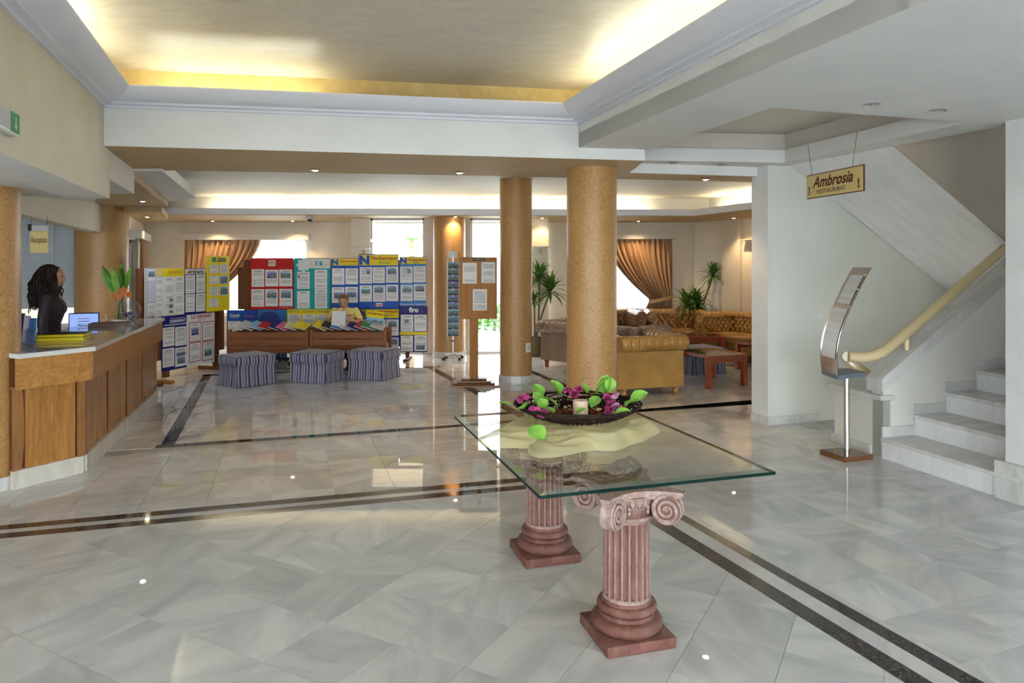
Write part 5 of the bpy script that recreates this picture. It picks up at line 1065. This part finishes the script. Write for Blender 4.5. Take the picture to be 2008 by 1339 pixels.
for k, (x, c, nm) in enumerate(mg):
    dk_ = 'left desk' if k < 8 else 'right desk'; wd = .20 + .03 * math.sin(k)
    t = thing('brochure', '%s travel brochure leaning in the row on the %s' % (nm, dk_), 'brochure', (x, DY + .12, .606)); t.rotation_euler = (R(14), R(17 + 4 * math.sin(k * 1.7)), R(6 * math.sin(k * 2.3))); t.location.z += .5 * wd * math.sin(R(18)) + .03
    MB().box(-wd / 2, wd / 2, -.02, .26, -.004, .006).build('pages', M['p_white'], t); MB().box(-wd / 2 - .001, wd / 2 + .001, -.021, .261, .006, .008).box(-wd / 2 - .002, wd / 2, -.021, .261, -.006, -.004).build('cover', M[c], t)
st = thing('catalogue', 'travel catalogue with sea picture standing upright on the right desk', 'catalogue', (A(731, 0, 11.36).x, 11.40, .62), R(3)); st.rotation_euler = (R(-14), R(7), R(3)); MB().box(-.135, .135, 0, .02, 0, .31).build('pages', M['p_white'], st)
plate('photo_print', st, 'photo', -.135, .135, 0, .20, -.002, .002); plate('title_band', st, 'p_yellow', -.135, .135, .20, .31, -.002, .002); lettering('Neckermann', st, 'p_dkred', -.12, .125, .25, .29, -.0045, 0, .02)

# ---------------------------------------------------------------- striped ottomans
def ottoman(p, rot, label, w_=.60, d_=.52, h=.425, mt='stripe'):
    t = thing('ottoman', label, 'ottoman', (p[0], p[1], 0), rot, 'striped ottomans'); sk = MB(); n = 24
    def ring(z, fl):
        pts = []
        for sd_ in range(4):
            for k in range(n):
                q = -1 + 2 * k / n; hw, hd = (w_ / 2 - .02 + fl), (d_ / 2 - .02 + fl)
                pt = [(q * hw, -hd), (hw, q * hd), (-q * hw, hd), (-hw, -q * hd)][sd_]; e = abs(abs(q) - 1); pinch = .0 if e > .12 else -.012 * (1 - e / .12) * (1 if z < .2 else 0)
                wob = .006 * math.sin(k * 1.3 + sd_) * max(0, (.22 - z) / .22); pts.append((pt[0] * (1 + pinch * 2) + (wob if sd_ % 2 else 0), pt[1] * (1 + pinch * 2) + (0 if sd_ % 2 else wob), z))
        return pts
    rows = [ring(.004, .024), ring(.12, .014), ring(.235, .0), ring(.236, .008), ring(.30, .006)]
    sk.grid(lambda i, j: rows[j][i], 4 * n, 5, cu=True); sk.build('skirt', M[mt], t, 40)
    MB().rbox(-w_ / 2 - .012, w_ / 2 + .012, -d_ / 2 - .012, d_ / 2 + .012, .275, h, .058, 5).build('cushion', M[mt], t, 50)
    for z in (.30, h - .016):
        hw, hd = w_ / 2 + .006, d_ / 2 + .006; MB().tube([(-hw, -hd, z), (hw, -hd, z), (hw, hd, z), (-hw, hd, z)], .005, 6, closed=True).build('piping', M['stripe'], t, 60)
    return t
def ottc(u, v, r=.33): p = G(u, v); return (p.x, p.y + r)
ottoman((A(485, 0, 10.03).x, 10.03), R(50), 'blue striped ottoman on the left near the counter boards')
ottoman((A(622, 0, 10.32).x, 10.32), R(-16), 'blue striped ottoman in the middle of the three')
ottoman((A(734, 0, 10.6).x, 10.6), R(-22), 'blue striped ottoman on the right of the three, below the right desk')
p = G(1380, 735); ottoman((p.x, p.y + .3), R(22), 'dark striped ottoman behind the front coffee table', .62, .56, .40)

# office chair behind the left desk
def office_chair(x, y, rot, label, mt):
    t = thing('office_chair', label, 'chair', (x, y, 0), rot)
    for k in range(5):
        a = k * 2 * math.pi / 5 + .3; c, s = math.cos(a), math.sin(a); MB().tube([(0, 0, .10), (.16 * c, .16 * s, .085), (.30 * c, .30 * s, .065)], [.028, .022, .018], 8).build('base_arm', M['black'], t, 60)
        MB().lathe([(.027, -.02), (.030, -.014), (.030, .014), (.027, .02)], 14).xf(Matrix.Translation((.30 * c, .30 * s, .031)) @ Matrix.Rotation(a, 4, 'Z') @ Matrix.Rotation(R(90), 4, 'X')).build('caster', M['black'], t, 40)
    MB().tube([(0, 0, .09), (0, 0, .40)], .026, 12).build('gas_lift', M['black'], t, 60); MB().rbox(-.23, .23, -.23, .23, .40, .47, .03, 3).build('seat', M[mt], t, 50)
    MB().box(-.03, .03, .22, .25, .42, .70).build('back_bracket', M['black'], t)
    MB().grid(lambda i, j: (.21 * math.cos(math.pi * 2 * i / 24) * (.9 + .1 * abs(math.sin(math.pi * 2 * i / 24))) * [0.01, 1, 1.03, 1, .01][j], .25 + [-.025, -.03, 0, .03, .02][j], .73 + .17 * math.sin(math.pi * 2 * i / 24) * [.01, 1, 1.03, 1, .01][j]), 24, 5, cu=True).build('backrest', M[mt], t, 60)
M['bluefab'] = mat('blue_upholstery', (.02, .045, .22), .7)
office_chair(A(545, 0, 11.9).x, 11.95, R(160), 'blue office chair behind the left leaflet desk', 'bluefab')
office_chair(A(676, 0, 12.0).x, 12.02, R(0), 'black office chair under the seated woman', 'black')

# ---------------------------------------------------------------- postcard rack and wooden notice board
cr_ = thing('postcard_rack', 'narrow wire postcard rack on castors in front of the lit column', 'rack', (A(888, 0, 12.5).x, 12.5, 0), R(12))
MB().tube([(0, 0, .10), (0, 0, 1.86)], .014, 10).build('pole', M['steel'], cr_, 60); MB().sphere((0, 0, .33), .02, .02, .02).build('knob', M['black'], cr_, 60)
for k in range(4):
    a = k * math.pi / 2 + .5; c, s = math.cos(a), math.sin(a); MB().tube([(0, 0, .10), (.20 * c, .20 * s, .075)], .016, 8).build('foot', M['steel'], cr_, 60); MB().sphere((.2 * c, .2 * s, .03), .03, .02, .03, 10, 8).build('caster', M['black'], cr_, 60)
for x in (-.10, .10): MB().tube([(x, -.05, .40), (x, -.05, 1.72)], .005, 6).build('side_wire', M['steel'], cr_, 60)
for k in range(11):
    z = .42 + k * .118; MB().box(-.10, .10, -.075, -.072, z, z + .03).box(-.10, .10, -.075, -.05, z, z + .004).build('pocket', M['acrylic'], cr_)
    o = tag(MB().box(0, 1, 0, 1, 0, 1).build('postcard', M['photo'], None, loc=(cr_.location.x - .095 * math.cos(R(12)) + .068 * math.sin(R(12)), 12.5 - .068 * math.cos(R(12)) - .095 * math.sin(R(12)), z + .006), rot=R(12)), 'colour postcard in the wire rack, %s from the top' % ['eleventh', 'tenth', 'ninth', 'eighth', 'seventh', 'sixth', 'fifth', 'fourth', 'third', 'second', 'first'][k], 'postcard', 'postcards in the rack'); o.scale = (.19, .012, .10)
MB().box(-.075, .075, -.004, .004, 1.78, 1.90).build('header_card', M['p_white'], cr_); lettering('POST', cr_, 'p_grey', -.045, .045, 1.85, 1.875, -.006); lettering('CARDS', cr_, 'p_grey', -.05, .05, 1.81, 1.835, -.006)
nb = thing('wooden_notice_board', 'light wooden notice board on a post with stepped base', 'notice board', (A(934, 0, 9.95).x, 9.95, 0), R(3)); k_ = 9.9 / FPX
def nx(u): return (u - 934) * k_
def nz(v): return HC - (v - VH) * k_
MB().rbox(nx(900), nx(975), -.02, .02, nz(626), nz(504), .006, 2).build('board', M['pine'], nb); MB().rbox(nx(921), nx(938), -.03, .03, .09, nz(626), .004, 1).xf(Matrix.Translation((.0, .0, 0))).build('post', M['pine'], nb)
for k in range(4): w2 = .34 - k * .055; MB().rbox(-.03 - w2, -.03 + w2, -.20 + .035 * k, .20 - .035 * k, .0 + k * .025, .022 + k * .025, .004, 1).build('base_step', M['brown' if k % 2 else 'oak_d'], nb)
for q in ((907, 515, 935, 556), (944, 514, 971, 555), (927, 567, 955, 609)): plate('paper_sheet', nb, 'sheet_w', nx(q[0]), nx(q[2]), nz(q[3]), nz(q[1]), -.024, .002)
plate('title_plate', nb, 'p_black', nx(927), nx(951), nz(511), nz(505), -.0235, .002); lettering('INFORMATION', nb, 'p_gold', nx(929), nx(949), nz(509.5), nz(506.5), -.026)

# ---------------------------------------------------------------- chesterfields
def roll_profile(H, kind):                         # (y, z) outline from the outer foot over the roll to the inner seat line
    r = .105; cy, cz = .0, H - r; pts = [(-.02, .11), (-.02, .25), (-.02, .40), (-.02, cz - r * 1.0)]
    pts += [(cy + .03 + r * math.cos(a), cz + r * math.sin(a)) for a in [R(-95) - 0 + R(0)]] if 0 else []
    for k in range(13):
        a = R(-60) + R(250) * k / 12; pts.append((.035 + r * math.cos(a), cz + r * math.sin(a)))
    return pts
def chesterfield(name, label, W, D, H, mt, loc, rot, nc, group):
    t = thing(name, label, 'sofa' if nc > 1 else 'armchair', (loc[0], loc[1], 0), rot, group); r = .10; Bt = .20
    def shell(L, pitch, tuft, cap0=True):
        # local: x along, +y outwards; ring of points round the section
        n = int(L / .0125) + 1; sec = []
        sec += [('o', .0, .11), ('o', .0, .30), ('o', .0, H - 2.1 * r)]
        for k in range(15): a = R(-75) + R(255) * k / 14; sec.append(('r', .03 + r * math.cos(a), H - r + r * math.sin(a)))
        for k in range(1, 25): q = k / 24; sec.append(('i', -.075 - .05 * q, (H - r) * (1 - q) + .30 * q))
        sec += [('o', -.13, .11)]
        mb = MB()
        def fn(i, j):
            k, y, z = sec[j]; x = -L / 2 + L * i / (n - 1)
            if k == 'r':
                c = (.03, H - r); f = 1 - .13 * (1 - abs(math.sin(math.pi * x / pitch))) ** 3; y, z = c[0] + (y - c[0]) * f, c[1] + (z - c[1]) * f
            elif k == 'i' and tuft:
                pa = (x / (pitch * 1.0) + z / .13); pb = (x / (pitch * 1.0) - z / .13); d = abs(math.sin(math.pi * pa)) * abs(math.sin(math.pi * pb)); y += .045 * (1 - d ** .5)
            return (x, y, z)
        mb.grid(fn, n, len(sec), cv=True)
        for i in (0, n - 1): mb.f.append(tuple(i + j * n for j in (range(len(sec)) if i else reversed(range(len(sec)))))); mb.m.append(0)
        return mb
    shell(W - .06, .11, True).xf(Matrix.Translation((0, D / 2 - .10, 0))).build('backrest', M[mt], t, 50)
    for s in (-1, 1):
        mb = shell(D - .16, .11, True); mb.xf(Matrix.Translation((s * (W / 2 - .10), -.06, 0)) @ Matrix.Rotation(-s * math.pi / 2, 4, 'Z')); ar = mb.build('armrest', M[mt], t, 50)
        yf = -.06 - (D - .16) / 2; q = MB().lathe([(.001, .010), (r * .5, .012), (r * .62, .004), (r * .7, .010), (r * .95, .012), (r * 1.02, 0), (r * .9, -.02)], 24, cap=False); q.xf(Matrix.Translation((s * (W / 2 - .07), yf, H - r)) @ Matrix.Rotation(R(90), 4, 'X')); q.build('scroll', M[mt], ar, 50)
    MB().rbox(-W / 2 + .14, W / 2 - .14, -D / 2 + .03, D / 2 - .15, .11, .30, .03, 3).build('seat_base', M[mt], t, 50)
    cw = (W - .40) / nc
    for k in range(nc): x = -W / 2 + .20 + k * cw; MB().rbox(x + .006, x + cw - .006, -D / 2 + .0, D / 2 - .22, .29, .44, .045, 4).build('seat_cushion', M[mt], t, 50)
    for sx_ in (-1, 1):
        for sy_ in (-1, 1): MB().lathe([(.022, 0), (.032, .008), (.040, .045), (.034, .075), (.044, .085), (.044, .112)], 16, (sx_ * (W / 2 - .13), sy_ * (D / 2 - .13), 0)).build('foot', M['cherry' if mt != 'leather' else 'oak'], t, 50)
    return t
M['leather_x'] = leather('mid_brown_leather', (.28, .15, .048), (.36, .20, .07))
gA, gS = 'chesterfield armchairs in the lounge', 'chesterfield sofas in the lounge'
chesterfield('chesterfield_armchair', 'tan leather armchair seen from behind, nearest the thick column', 1.0, .92, .78, 'leather', (1.66, 9.42), R(198), 1, gA)
chesterfield('chesterfield_sofa', 'grey-brown leather sofa seen from behind, between the two columns', 1.95, .92, .76, 'leather_m', (1.41, 11.36), R(137), 3, gS)
chesterfield('chesterfield_armchair', 'dark brown armchair mostly hidden behind the thick column', 1.0, .92, .80, 'leather_d', (1.93, 13.6), R(6), 1, gA)
chesterfield('chesterfield_armchair', 'brown leather armchair facing the viewer beneath the right plant', 1.12, .92, .80, 'leather_x', (3.12, 13.6), R(-6), 1, gA)
chesterfield('chesterfield_sofa', 'brown leather sofa cut off by the white pillar', 1.9, .92, .80, 'leather', (4.22, 12.45), R(-62), 3, gS)
def coffee_table(label, x, y, rot, w_, d_, h=.445):
    t = thing('coffee_table', label, 'coffee table', (x, y, 0), rot, 'cherry coffee tables')
    for sx_ in (-1, 1):
        for sy_ in (-1, 1): MB().rbox(sx_ * (w_ / 2 - .04) - .035, sx_ * (w_ / 2 - .04) + .035, sy_ * (d_ / 2 - .04) - .035, sy_ * (d_ / 2 - .04) + .035, 0, h - .03, .006, 2).build('leg', M['cherry'], t)
    for a in ((-w_ / 2, w_ / 2, -d_ / 2, -d_ / 2 + .08), (-w_ / 2, w_ / 2, d_ / 2 - .08, d_ / 2), (-w_ / 2, -w_ / 2 + .08, -d_ / 2 + .08, d_ / 2 - .08), (w_ / 2 - .08, w_ / 2, -d_ / 2 + .08, d_ / 2 - .08)): MB().box(*a, h - .035, h).build('frame_rail', M['cherry'], t)
    for a in ((-w_ / 2 + .05, w_ / 2 - .05, -d_ / 2 + .02, -d_ / 2 + .04), (-w_ / 2 + .05, w_ / 2 - .05, d_ / 2 - .04, d_ / 2 - .02)): MB().box(*a, h - .10, h - .035).build('apron', M['cherry'], t)
    MB().box(-w_ / 2 + .08, w_ / 2 - .08, -d_ / 2 + .08, d_ / 2 - .08, h - .012, h - .004).build('glass_inlay', M['smoke'], t)
M['smoke'] = mat('smoked_glass', (.05, .035, .02), .04, spec=.9)
coffee_table('red wooden coffee table with glass inlay, nearest', 2.80, 10.07, R(20), .66, .80); coffee_table('red wooden coffee table in front of the facing armchair', 3.22, 12.45, R(-10), .9, .6); coffee_table('red wooden coffee table half hidden by the white pillar', 3.98, 11.2, R(20), .62, .75)

# ---------------------------------------------------------------- yucca plants
blade = MB().grid(lambda i, j: ((i - 1) * .030 * (1 - (j / 7) ** 2.2) * (.55 + .9 * min(1, j / 2.5)), .46 * j / 7 - .05 * (j / 7) ** 3, .09 * (j / 7) - .17 * (j / 7) ** 2.4 + .006 * abs(i - 1)), 3, 8)
blade_me = blade.mesh('leaf', M['leaf'], 80)
def yucca(label, x, y, heads, pot_r=.17):
    t = thing('potted_yucca', label, 'plant', (x, y, 0)); MB().lathe([(pot_r * .75, 0), (pot_r, .30), (pot_r * 1.05, .31), (pot_r * 1.05, .34), (pot_r * .9, .34), (pot_r * .88, .30), (.001, .30)], 28, cap=False).build('pot', M['pot'], t, 40)
    for hx_, hy_, hz_, sc, bend in heads:
        pth = smooth_path([(hx_ * .1, hy_ * .1, .28), (hx_ * .35 + bend, hy_ * .4, hz_ * .45), (hx_ * .75 + bend * .6, hy_ * .8, hz_ * .78), (hx_, hy_, hz_)], 5); MB().tube(pth, [.020 - .006 * k / len(pth) for k in range(len(pth))], 8).build('trunk', M['trunk'], t, 60)
        n = 38
        for k in range(n):
            q = k / (n - 1); el = R(80) - R(115) * q; link('leaf', blade_me, t, loc=(hx_, hy_, hz_ - .05 * q + .02), rot=(el, rnd.uniform(-.2, .2), k * 2.4), scale=(sc, sc * rnd.uniform(.8, 1.1), sc))
def hd(u, v, y, px, py): p = A(u, v, y); return p.x - px, 0, p.z
px = A(1049, 0, 13.0).x; h1 = hd(1058, 545, 13.0, px, 13); h2 = hd(1078, 572, 13.0, px, 13); h3 = hd(1047, 590, 13.0, px, 13)
yucca('potted yucca with two crowns behind the narrow column', px, 13.0, [(*h1, .85, .03), (h2[0], -.05, h2[2], .95, -.04), (h3[0], -.1, h3[2], .5, 0)])
px = A(1365, 0, 14.15).x; h1 = hd(1396, 540, 14.1, px, 14.1); h2 = hd(1362, 590, 14.1, px, 14.1); h3 = hd(1345, 598, 14.1, px, 14.1)
yucca('potted yucca with one tall crown in the back right corner', px, 14.12, [(h1[0], -.1, h1[2], .78, -.05), (h2[0], -.08, h2[2], .8, .02), (h3[0], -.1, h3[2], .9, .02), (h2[0] + .08, 0, h2[2] - .12, .8, 0)])

# ---------------------------------------------------------------- people
def loft(mb, rings, n=20):                         # rings of (x, y, z, rx, ry)
    b = len(mb.v); mb.grid(lambda i, j: (rings[j][0] + rings[j][3] * math.cos(2 * math.pi * i / n), rings[j][1] + rings[j][4] * math.sin(2 * math.pi * i / n), rings[j][2]), n, len(rings), cu=True)
    mb.f.append(tuple(b + i for i in reversed(range(n)))); mb.m.append(0); k = b + (len(rings) - 1) * n; mb.f.append(tuple(k + i for i in range(n))); mb.m.append(0)
def limb(mb, pts, rad): mb.tube(smooth_path(pts, 4), [r for i in range(len(rad) - 1) for r in [rad[i] + (rad[i + 1] - rad[i]) * k / 4 for k in range(4)]] + [rad[-1]], 12); mb.sphere(pts[0], rad[0], rad[0], rad[0], 12, 8); mb.sphere(pts[-1], rad[-1], rad[-1], rad[-1], 12, 8)
def head_mb(n=36):
    mb = MB()
    def fn(i, j):
        a = 2 * math.pi * i / n; th = math.pi * (j + .02) / (n * .7 - .96); st_, ct = math.sin(th), math.cos(th); x, y, z = st_ * math.sin(a), -st_ * math.cos(a), ct
        X, Y, Z = .074 * x, .094 * y, .112 * z
        if z < 0: X *= 1 - .30 * z * z; Y *= 1 - .10 * z * z; Y += -.012 * (-z) * (1 if y < 0 else .3)
        if y < 0:
            f = -y; Y -= .024 * math.exp(-((X / .013) ** 2) - ((Z + .022) / .020) ** 2) * f; Y -= .010 * math.exp(-((X / .010) ** 2) - ((Z - .005) / .022) ** 2) * f
            Y += .010 * (math.exp(-(((abs(X) - .032) / .014) ** 2) - ((Z - .006) / .012) ** 2)) * f; Y -= .006 * math.exp(-((X / .040) ** 2) - ((Z - .030) / .012) ** 2) * f
            Y -= .007 * math.exp(-((X / .022) ** 2) - ((Z + .060) / .010) ** 2) * f; Y += .004 * math.exp(-((X / .02) ** 2) - ((Z + .046) / .006) ** 2) * f; Y -= .008 * math.exp(-((X / .02) ** 2) - ((Z + .098) / .016) ** 2) * f
        return (X, Y, Z)
    mb.grid(fn, n, int(n * .7), cu=True)
    for s in (-1, 1): mb.sphere((s * .075, .012, -.008), .012, .022, .032, 10, 8)
    return mb
def hand_mb(wr, dirv, up, s=1.0, curl=.5, side_=1):
    # palm plus five fingers; dirv points from wrist to fingers, up is the back of the hand
    d = Vector(dirv).normalized(); u = (Vector(up) - d * Vector(up).dot(d)).normalized(); sd_ = d.cross(u) * side_; w_ = Vector(wr); mb = MB()
    pal = [w_ + d * .0, w_ + d * .035, w_ + d * .08]
    for k in range(-1, 3): mb.tube([w_ + sd_ * (k - .5) * .010, w_ + d * .04 + sd_ * (k - .5) * .018, w_ + d * .082 + sd_ * (k - .5) * .020], [.016, .015, .011], 8)
    for k, L in enumerate((.062, .074, .070, .054)):
        b = w_ + d * .080 + sd_ * (k - 1.5) * .020; m1 = b + (d * math.cos(curl * .5) - u * math.sin(curl * .5)) * L * .45; m2 = m1 + (d * math.cos(curl * 1.3) - u * math.sin(curl * 1.3)) * L * .33; m3 = m2 + (d * math.cos(curl * 1.9) - u * math.sin(curl * 1.9)) * L * .28; mb.tube([b, m1, m2, m3], [.0095, .009, .0082, .0065], 8)
    b = w_ + d * .025 - sd_ * .028; m1 = b + (d * .6 - sd_ * .65 - u * .3).normalized() * .036; m2 = m1 + (d * .9 - sd_ * .25 - u * .4).normalized() * .032; mb.tube([w_ + d * .012 - sd_ * .012, b, m1, m2], [.014, .013, .0105, .0075], 8)
    return mb
def remesh(mb, vox, name, mats, pick):
    o = bpy.data.objects.new('tmp', mb.mesh('tmp')); COL.objects.link(o); m_ = o.modifiers.new('r', 'REMESH'); m_.mode = 'VOXEL'; m_.voxel_size = vox; sm = o.modifiers.new('s', 'SMOOTH'); sm.factor = .5; sm.iterations = 3
    dg = bpy.context.evaluated_depsgraph_get(); me = bpy.data.meshes.new_from_object(o.evaluated_get(dg)); bpy.data.objects.remove(o); me.name = name; me.materials.clear()
    for q in mats: me.materials.append(q)
    me.polygons.foreach_set('use_smooth', [True] * len(me.polygons)); me.polygons.foreach_set('material_index', [pick(p.center) for p in me.polygons]); return me
SK = ['skin', 'jacket', 'trous', 'yellow', 'lips', 'black', 'hair_b']; SKM = [M[k] for k in SK]
# receptionist, standing in profile
body = MB(); hz = 1.500
loft(body, [(0, 0, .78, .13, .10), (0, .01, .86, .165, .115), (0, .01, .95, .15, .10), (0, .0, 1.04, .125, .09), (0, -.015, 1.16, .145, .115), (0, -.02, 1.24, .155, .115), (0, .0, 1.31, .165, .085), (0, .01, 1.345, .12, .07), (0, .01, 1.37, .06, .055), (0, .0, 1.42, .05, .05)])
for s in (-1, 1):
    body.sphere((s * .062, -.095, 1.185), .058, .042, .055); limb(body, [(s * .155, .005, 1.30), (s * .20, .02, 1.17), (s * .215, .03, 1.03), (s * .215, -.02, .90), (s * .20, -.07, .80)], [.058, .050, .044, .037, .028])
    h = hand_mb((s * .20, -.075, .79), (0, -.25, -1), (s, 0, 0), curl=.4, side_=s); body.add(h.v, h.f); limb(body, [(s * .085, .01, .82), (s * .09, -.01, .46), (s * .09, .01, .10)], [.095, .062, .042]); limb(body, [(s * .09, .03, .05), (s * .09, -.06, .035), (s * .095, -.14, .028)], [.042, .038, .028])
hm = head_mb(); hm.xf(Matrix.Translation((0, -.02, hz)) @ Matrix.Rotation(R(4), 4, 'X')); body.add(hm.v, hm.f)
def pick1(c):
    if c.z > 1.36: return 4 if (abs(c.x) < .022 and abs(c.z - (hz - .060)) < .010 and c.y < -.09) else (5 if abs(abs(c.x) - .032) < .011 and abs(c.z - hz - .006) < .005 and c.y < -.08 else 0)
    if abs(c.x) > .15 and c.z < .80 and c.y < -.03: return 0
    if c.z > 1.22 and c.y < -.04 and abs(c.x) < (c.z - 1.20) * .45: return 0
    return 1 if c.z > .84 else 2 if c.z > .06 else 5
p1 = thing('person', 'woman with long curly dark hair and black jacket behind the counter', 'person', (-4.72, 7.3, 0), R(114)); p1.scale = (1.04, 1.04, 1.035)
link('body', remesh(body, .007, 'body', SKM, pick1), p1)
hr_ = MB(); rh = random.Random(5)
hr_.sphere((0, .012, hz + .030), .092, .102, .100, 20, 14)
for k in range(230):
    a = rh.uniform(-2.25, 2.25); el = rh.uniform(.1, 1.35); d = Vector((math.sin(a) * math.cos(el), math.cos(a) * math.cos(el), math.sin(el))); s0 = Vector((0, .012, hz + .028)) + Vector((d.x * .090, d.y * .100, d.z * .098)); L = rh.uniform(.26, .40); n = 14; ph = rh.random() * 6.28; pts = []
    spread = rh.uniform(.5, 1.15)
    for j in range(n):
        q = j / (n - 1); out_ = Vector((math.sin(a), math.cos(a), 0)) * (.07 * math.sin(min(1, q * 1.5) * 1.6) * spread); cw_ = .012 * min(1, q * 3); pts.append(s0 + out_ + Vector((cw_ * math.cos(q * 15 + ph), cw_ * math.sin(q * 15 + ph), -L * q)))
    hr_.tube(pts, [.010 * (1 - .55 * j / (n - 1)) for j in range(n)], 5)
for k in range(40):
    a = rh.choice((-1, 1)) * rh.uniform(1.5, 2.5); pts = []; ph = rh.random() * 6
    for j in range(8): q = j / 7; pts.append(Vector((math.sin(a) * (.084 + .02 * math.sin(q * 3)), math.cos(a) * .085 * (1 - .2 * q) + .0, hz + .10 - .24 * q)) + Vector((.008 * math.cos(q * 12 + ph), .008 * math.sin(q * 12 + ph), 0)))
    hr_.tube(pts, .008, 5)
hr_.build('hair', M['hair_d'], p1, 70)
# seated woman in yellow
body = MB(); px, py = A(676, 0, 11.8).x, 11.88
HB = Vector((0, -.20, 1.075))
loft(body, [(0, .03, .44, .15, .13), (0, .04, .52, .17, .13), (0, .02, .62, .145, .105), (0, -.02, .74, .15, .115), (0, -.06, .84, .165, .115), (0, -.07, .91, .18, .09), (0, -.08, .945, .13, .07), (0, -.10, .97, .058, .055), (0, -.14, 1.02, .048, .05)])
for s in (-1, 1):
    body.sphere((s * .065, -.125, .80), .062, .055, .06)
    limb(body, [(s * .175, -.07, .905), (s * .235, -.10, .80), (s * .275, -.16, .715), (s * .23, -.29, .735), (s * .155, -.40, .775)], [.060, .055, .042, .038, .027]); h = hand_mb((s * .15, -.405, .778), (-s * .45, -.35, .55), (s * .6, -.6, -.2), curl=.75, side_=-s); body.add(h.v, h.f)
    limb(body, [(s * .09, .02, .50), (s * .12, -.22, .50), (s * .13, -.42, .49)], [.10, .085, .065]); limb(body, [(s * .13, -.43, .48), (s * .13, -.42, .28), (s * .13, -.38, .08)], [.062, .055, .040]); limb(body, [(s * .13, -.37, .05), (s * .13, -.46, .035), (s * .13, -.53, .03)], [.042, .036, .028])
hm = head_mb(); hm.xf(Matrix.Translation(HB) @ Matrix.Rotation(R(26), 4, 'X')); body.add(hm.v, hm.f); HI = (Matrix.Translation(HB) @ Matrix.Rotation(R(26), 4, 'X')).inverted()
def pick2(c):
    l = HI @ c
    if c.z > .985 and l.z > -.125: return 4 if (abs(l.x) < .02 and abs(l.z + .060) < .009 and l.y < -.07) else (5 if abs(abs(l.x) - .032) < .012 and abs(l.z - .004) < .005 and l.y < -.07 else 0)
    if c.z > .955: return 0
    if c.z > .90 and c.y < -.11 and abs(c.x) < (c.z - .89) * .5: return 0
    if abs(c.x) > .17 and (c.z < .79 and c.z > .66) or c.y < -.27 and c.z > .62: return 0
    if c.z < .06: return 5
    return 3 if c.z > .56 or (c.z > .50 and c.y > -.1) else 2
p2_ = thing('person', 'seated woman in yellow shirt reading a paper behind the desk', 'person', (px, py, 0), R(2)); link('body', remesh(body, .007, 'body', SKM, pick2), p2_)
hb = MB(); hb.grid(lambda i, j: (lambda a, th: (.084 * math.sin(th) * math.sin(a), -.100 * math.sin(th) * math.cos(a) + .006, .116 * math.cos(th) + .008))(2 * math.pi * i / 28, R(2) + (R(108) - R(62) * max(0, math.cos(2 * math.pi * i / 28)) ** .6) * j / 9), 28, 10, cu=True)
hb.sphere((0, .115, .02), .035, .035, .035, 12, 8); hb.tube([(0, .12, .02), (.01, .15, -.05), (.0, .14, -.14)], [.028, .026, .008], 8); hb.xf(Matrix.Translation(HB) @ Matrix.Rotation(R(26), 4, 'X')); hb.build('hair', M['hair_b'], p2_, 60)
pap = tag(MB().grid(lambda i, j: (-.11 + .22 * i / 4, .012 * math.sin(i * .8), -.14 + .28 * j / 4), 5, 5).xf(Matrix.Rotation(R(-24), 4, 'X')).build('sheet_of_paper', M['paper'], None, 70, None, (px + .0, py - .495, .80), R(2)), 'blank white sheet held by the seated woman', 'paper')
pe_ = tag(MB().tube([(-.05, 0, 0), (.07, -.01, .015)], [.003, .005], 8).build('pen', M['black'], None, 60, None, (px + .13, py - .44, .85)), 'dark pen in the seated woman\'s hand', 'pen')
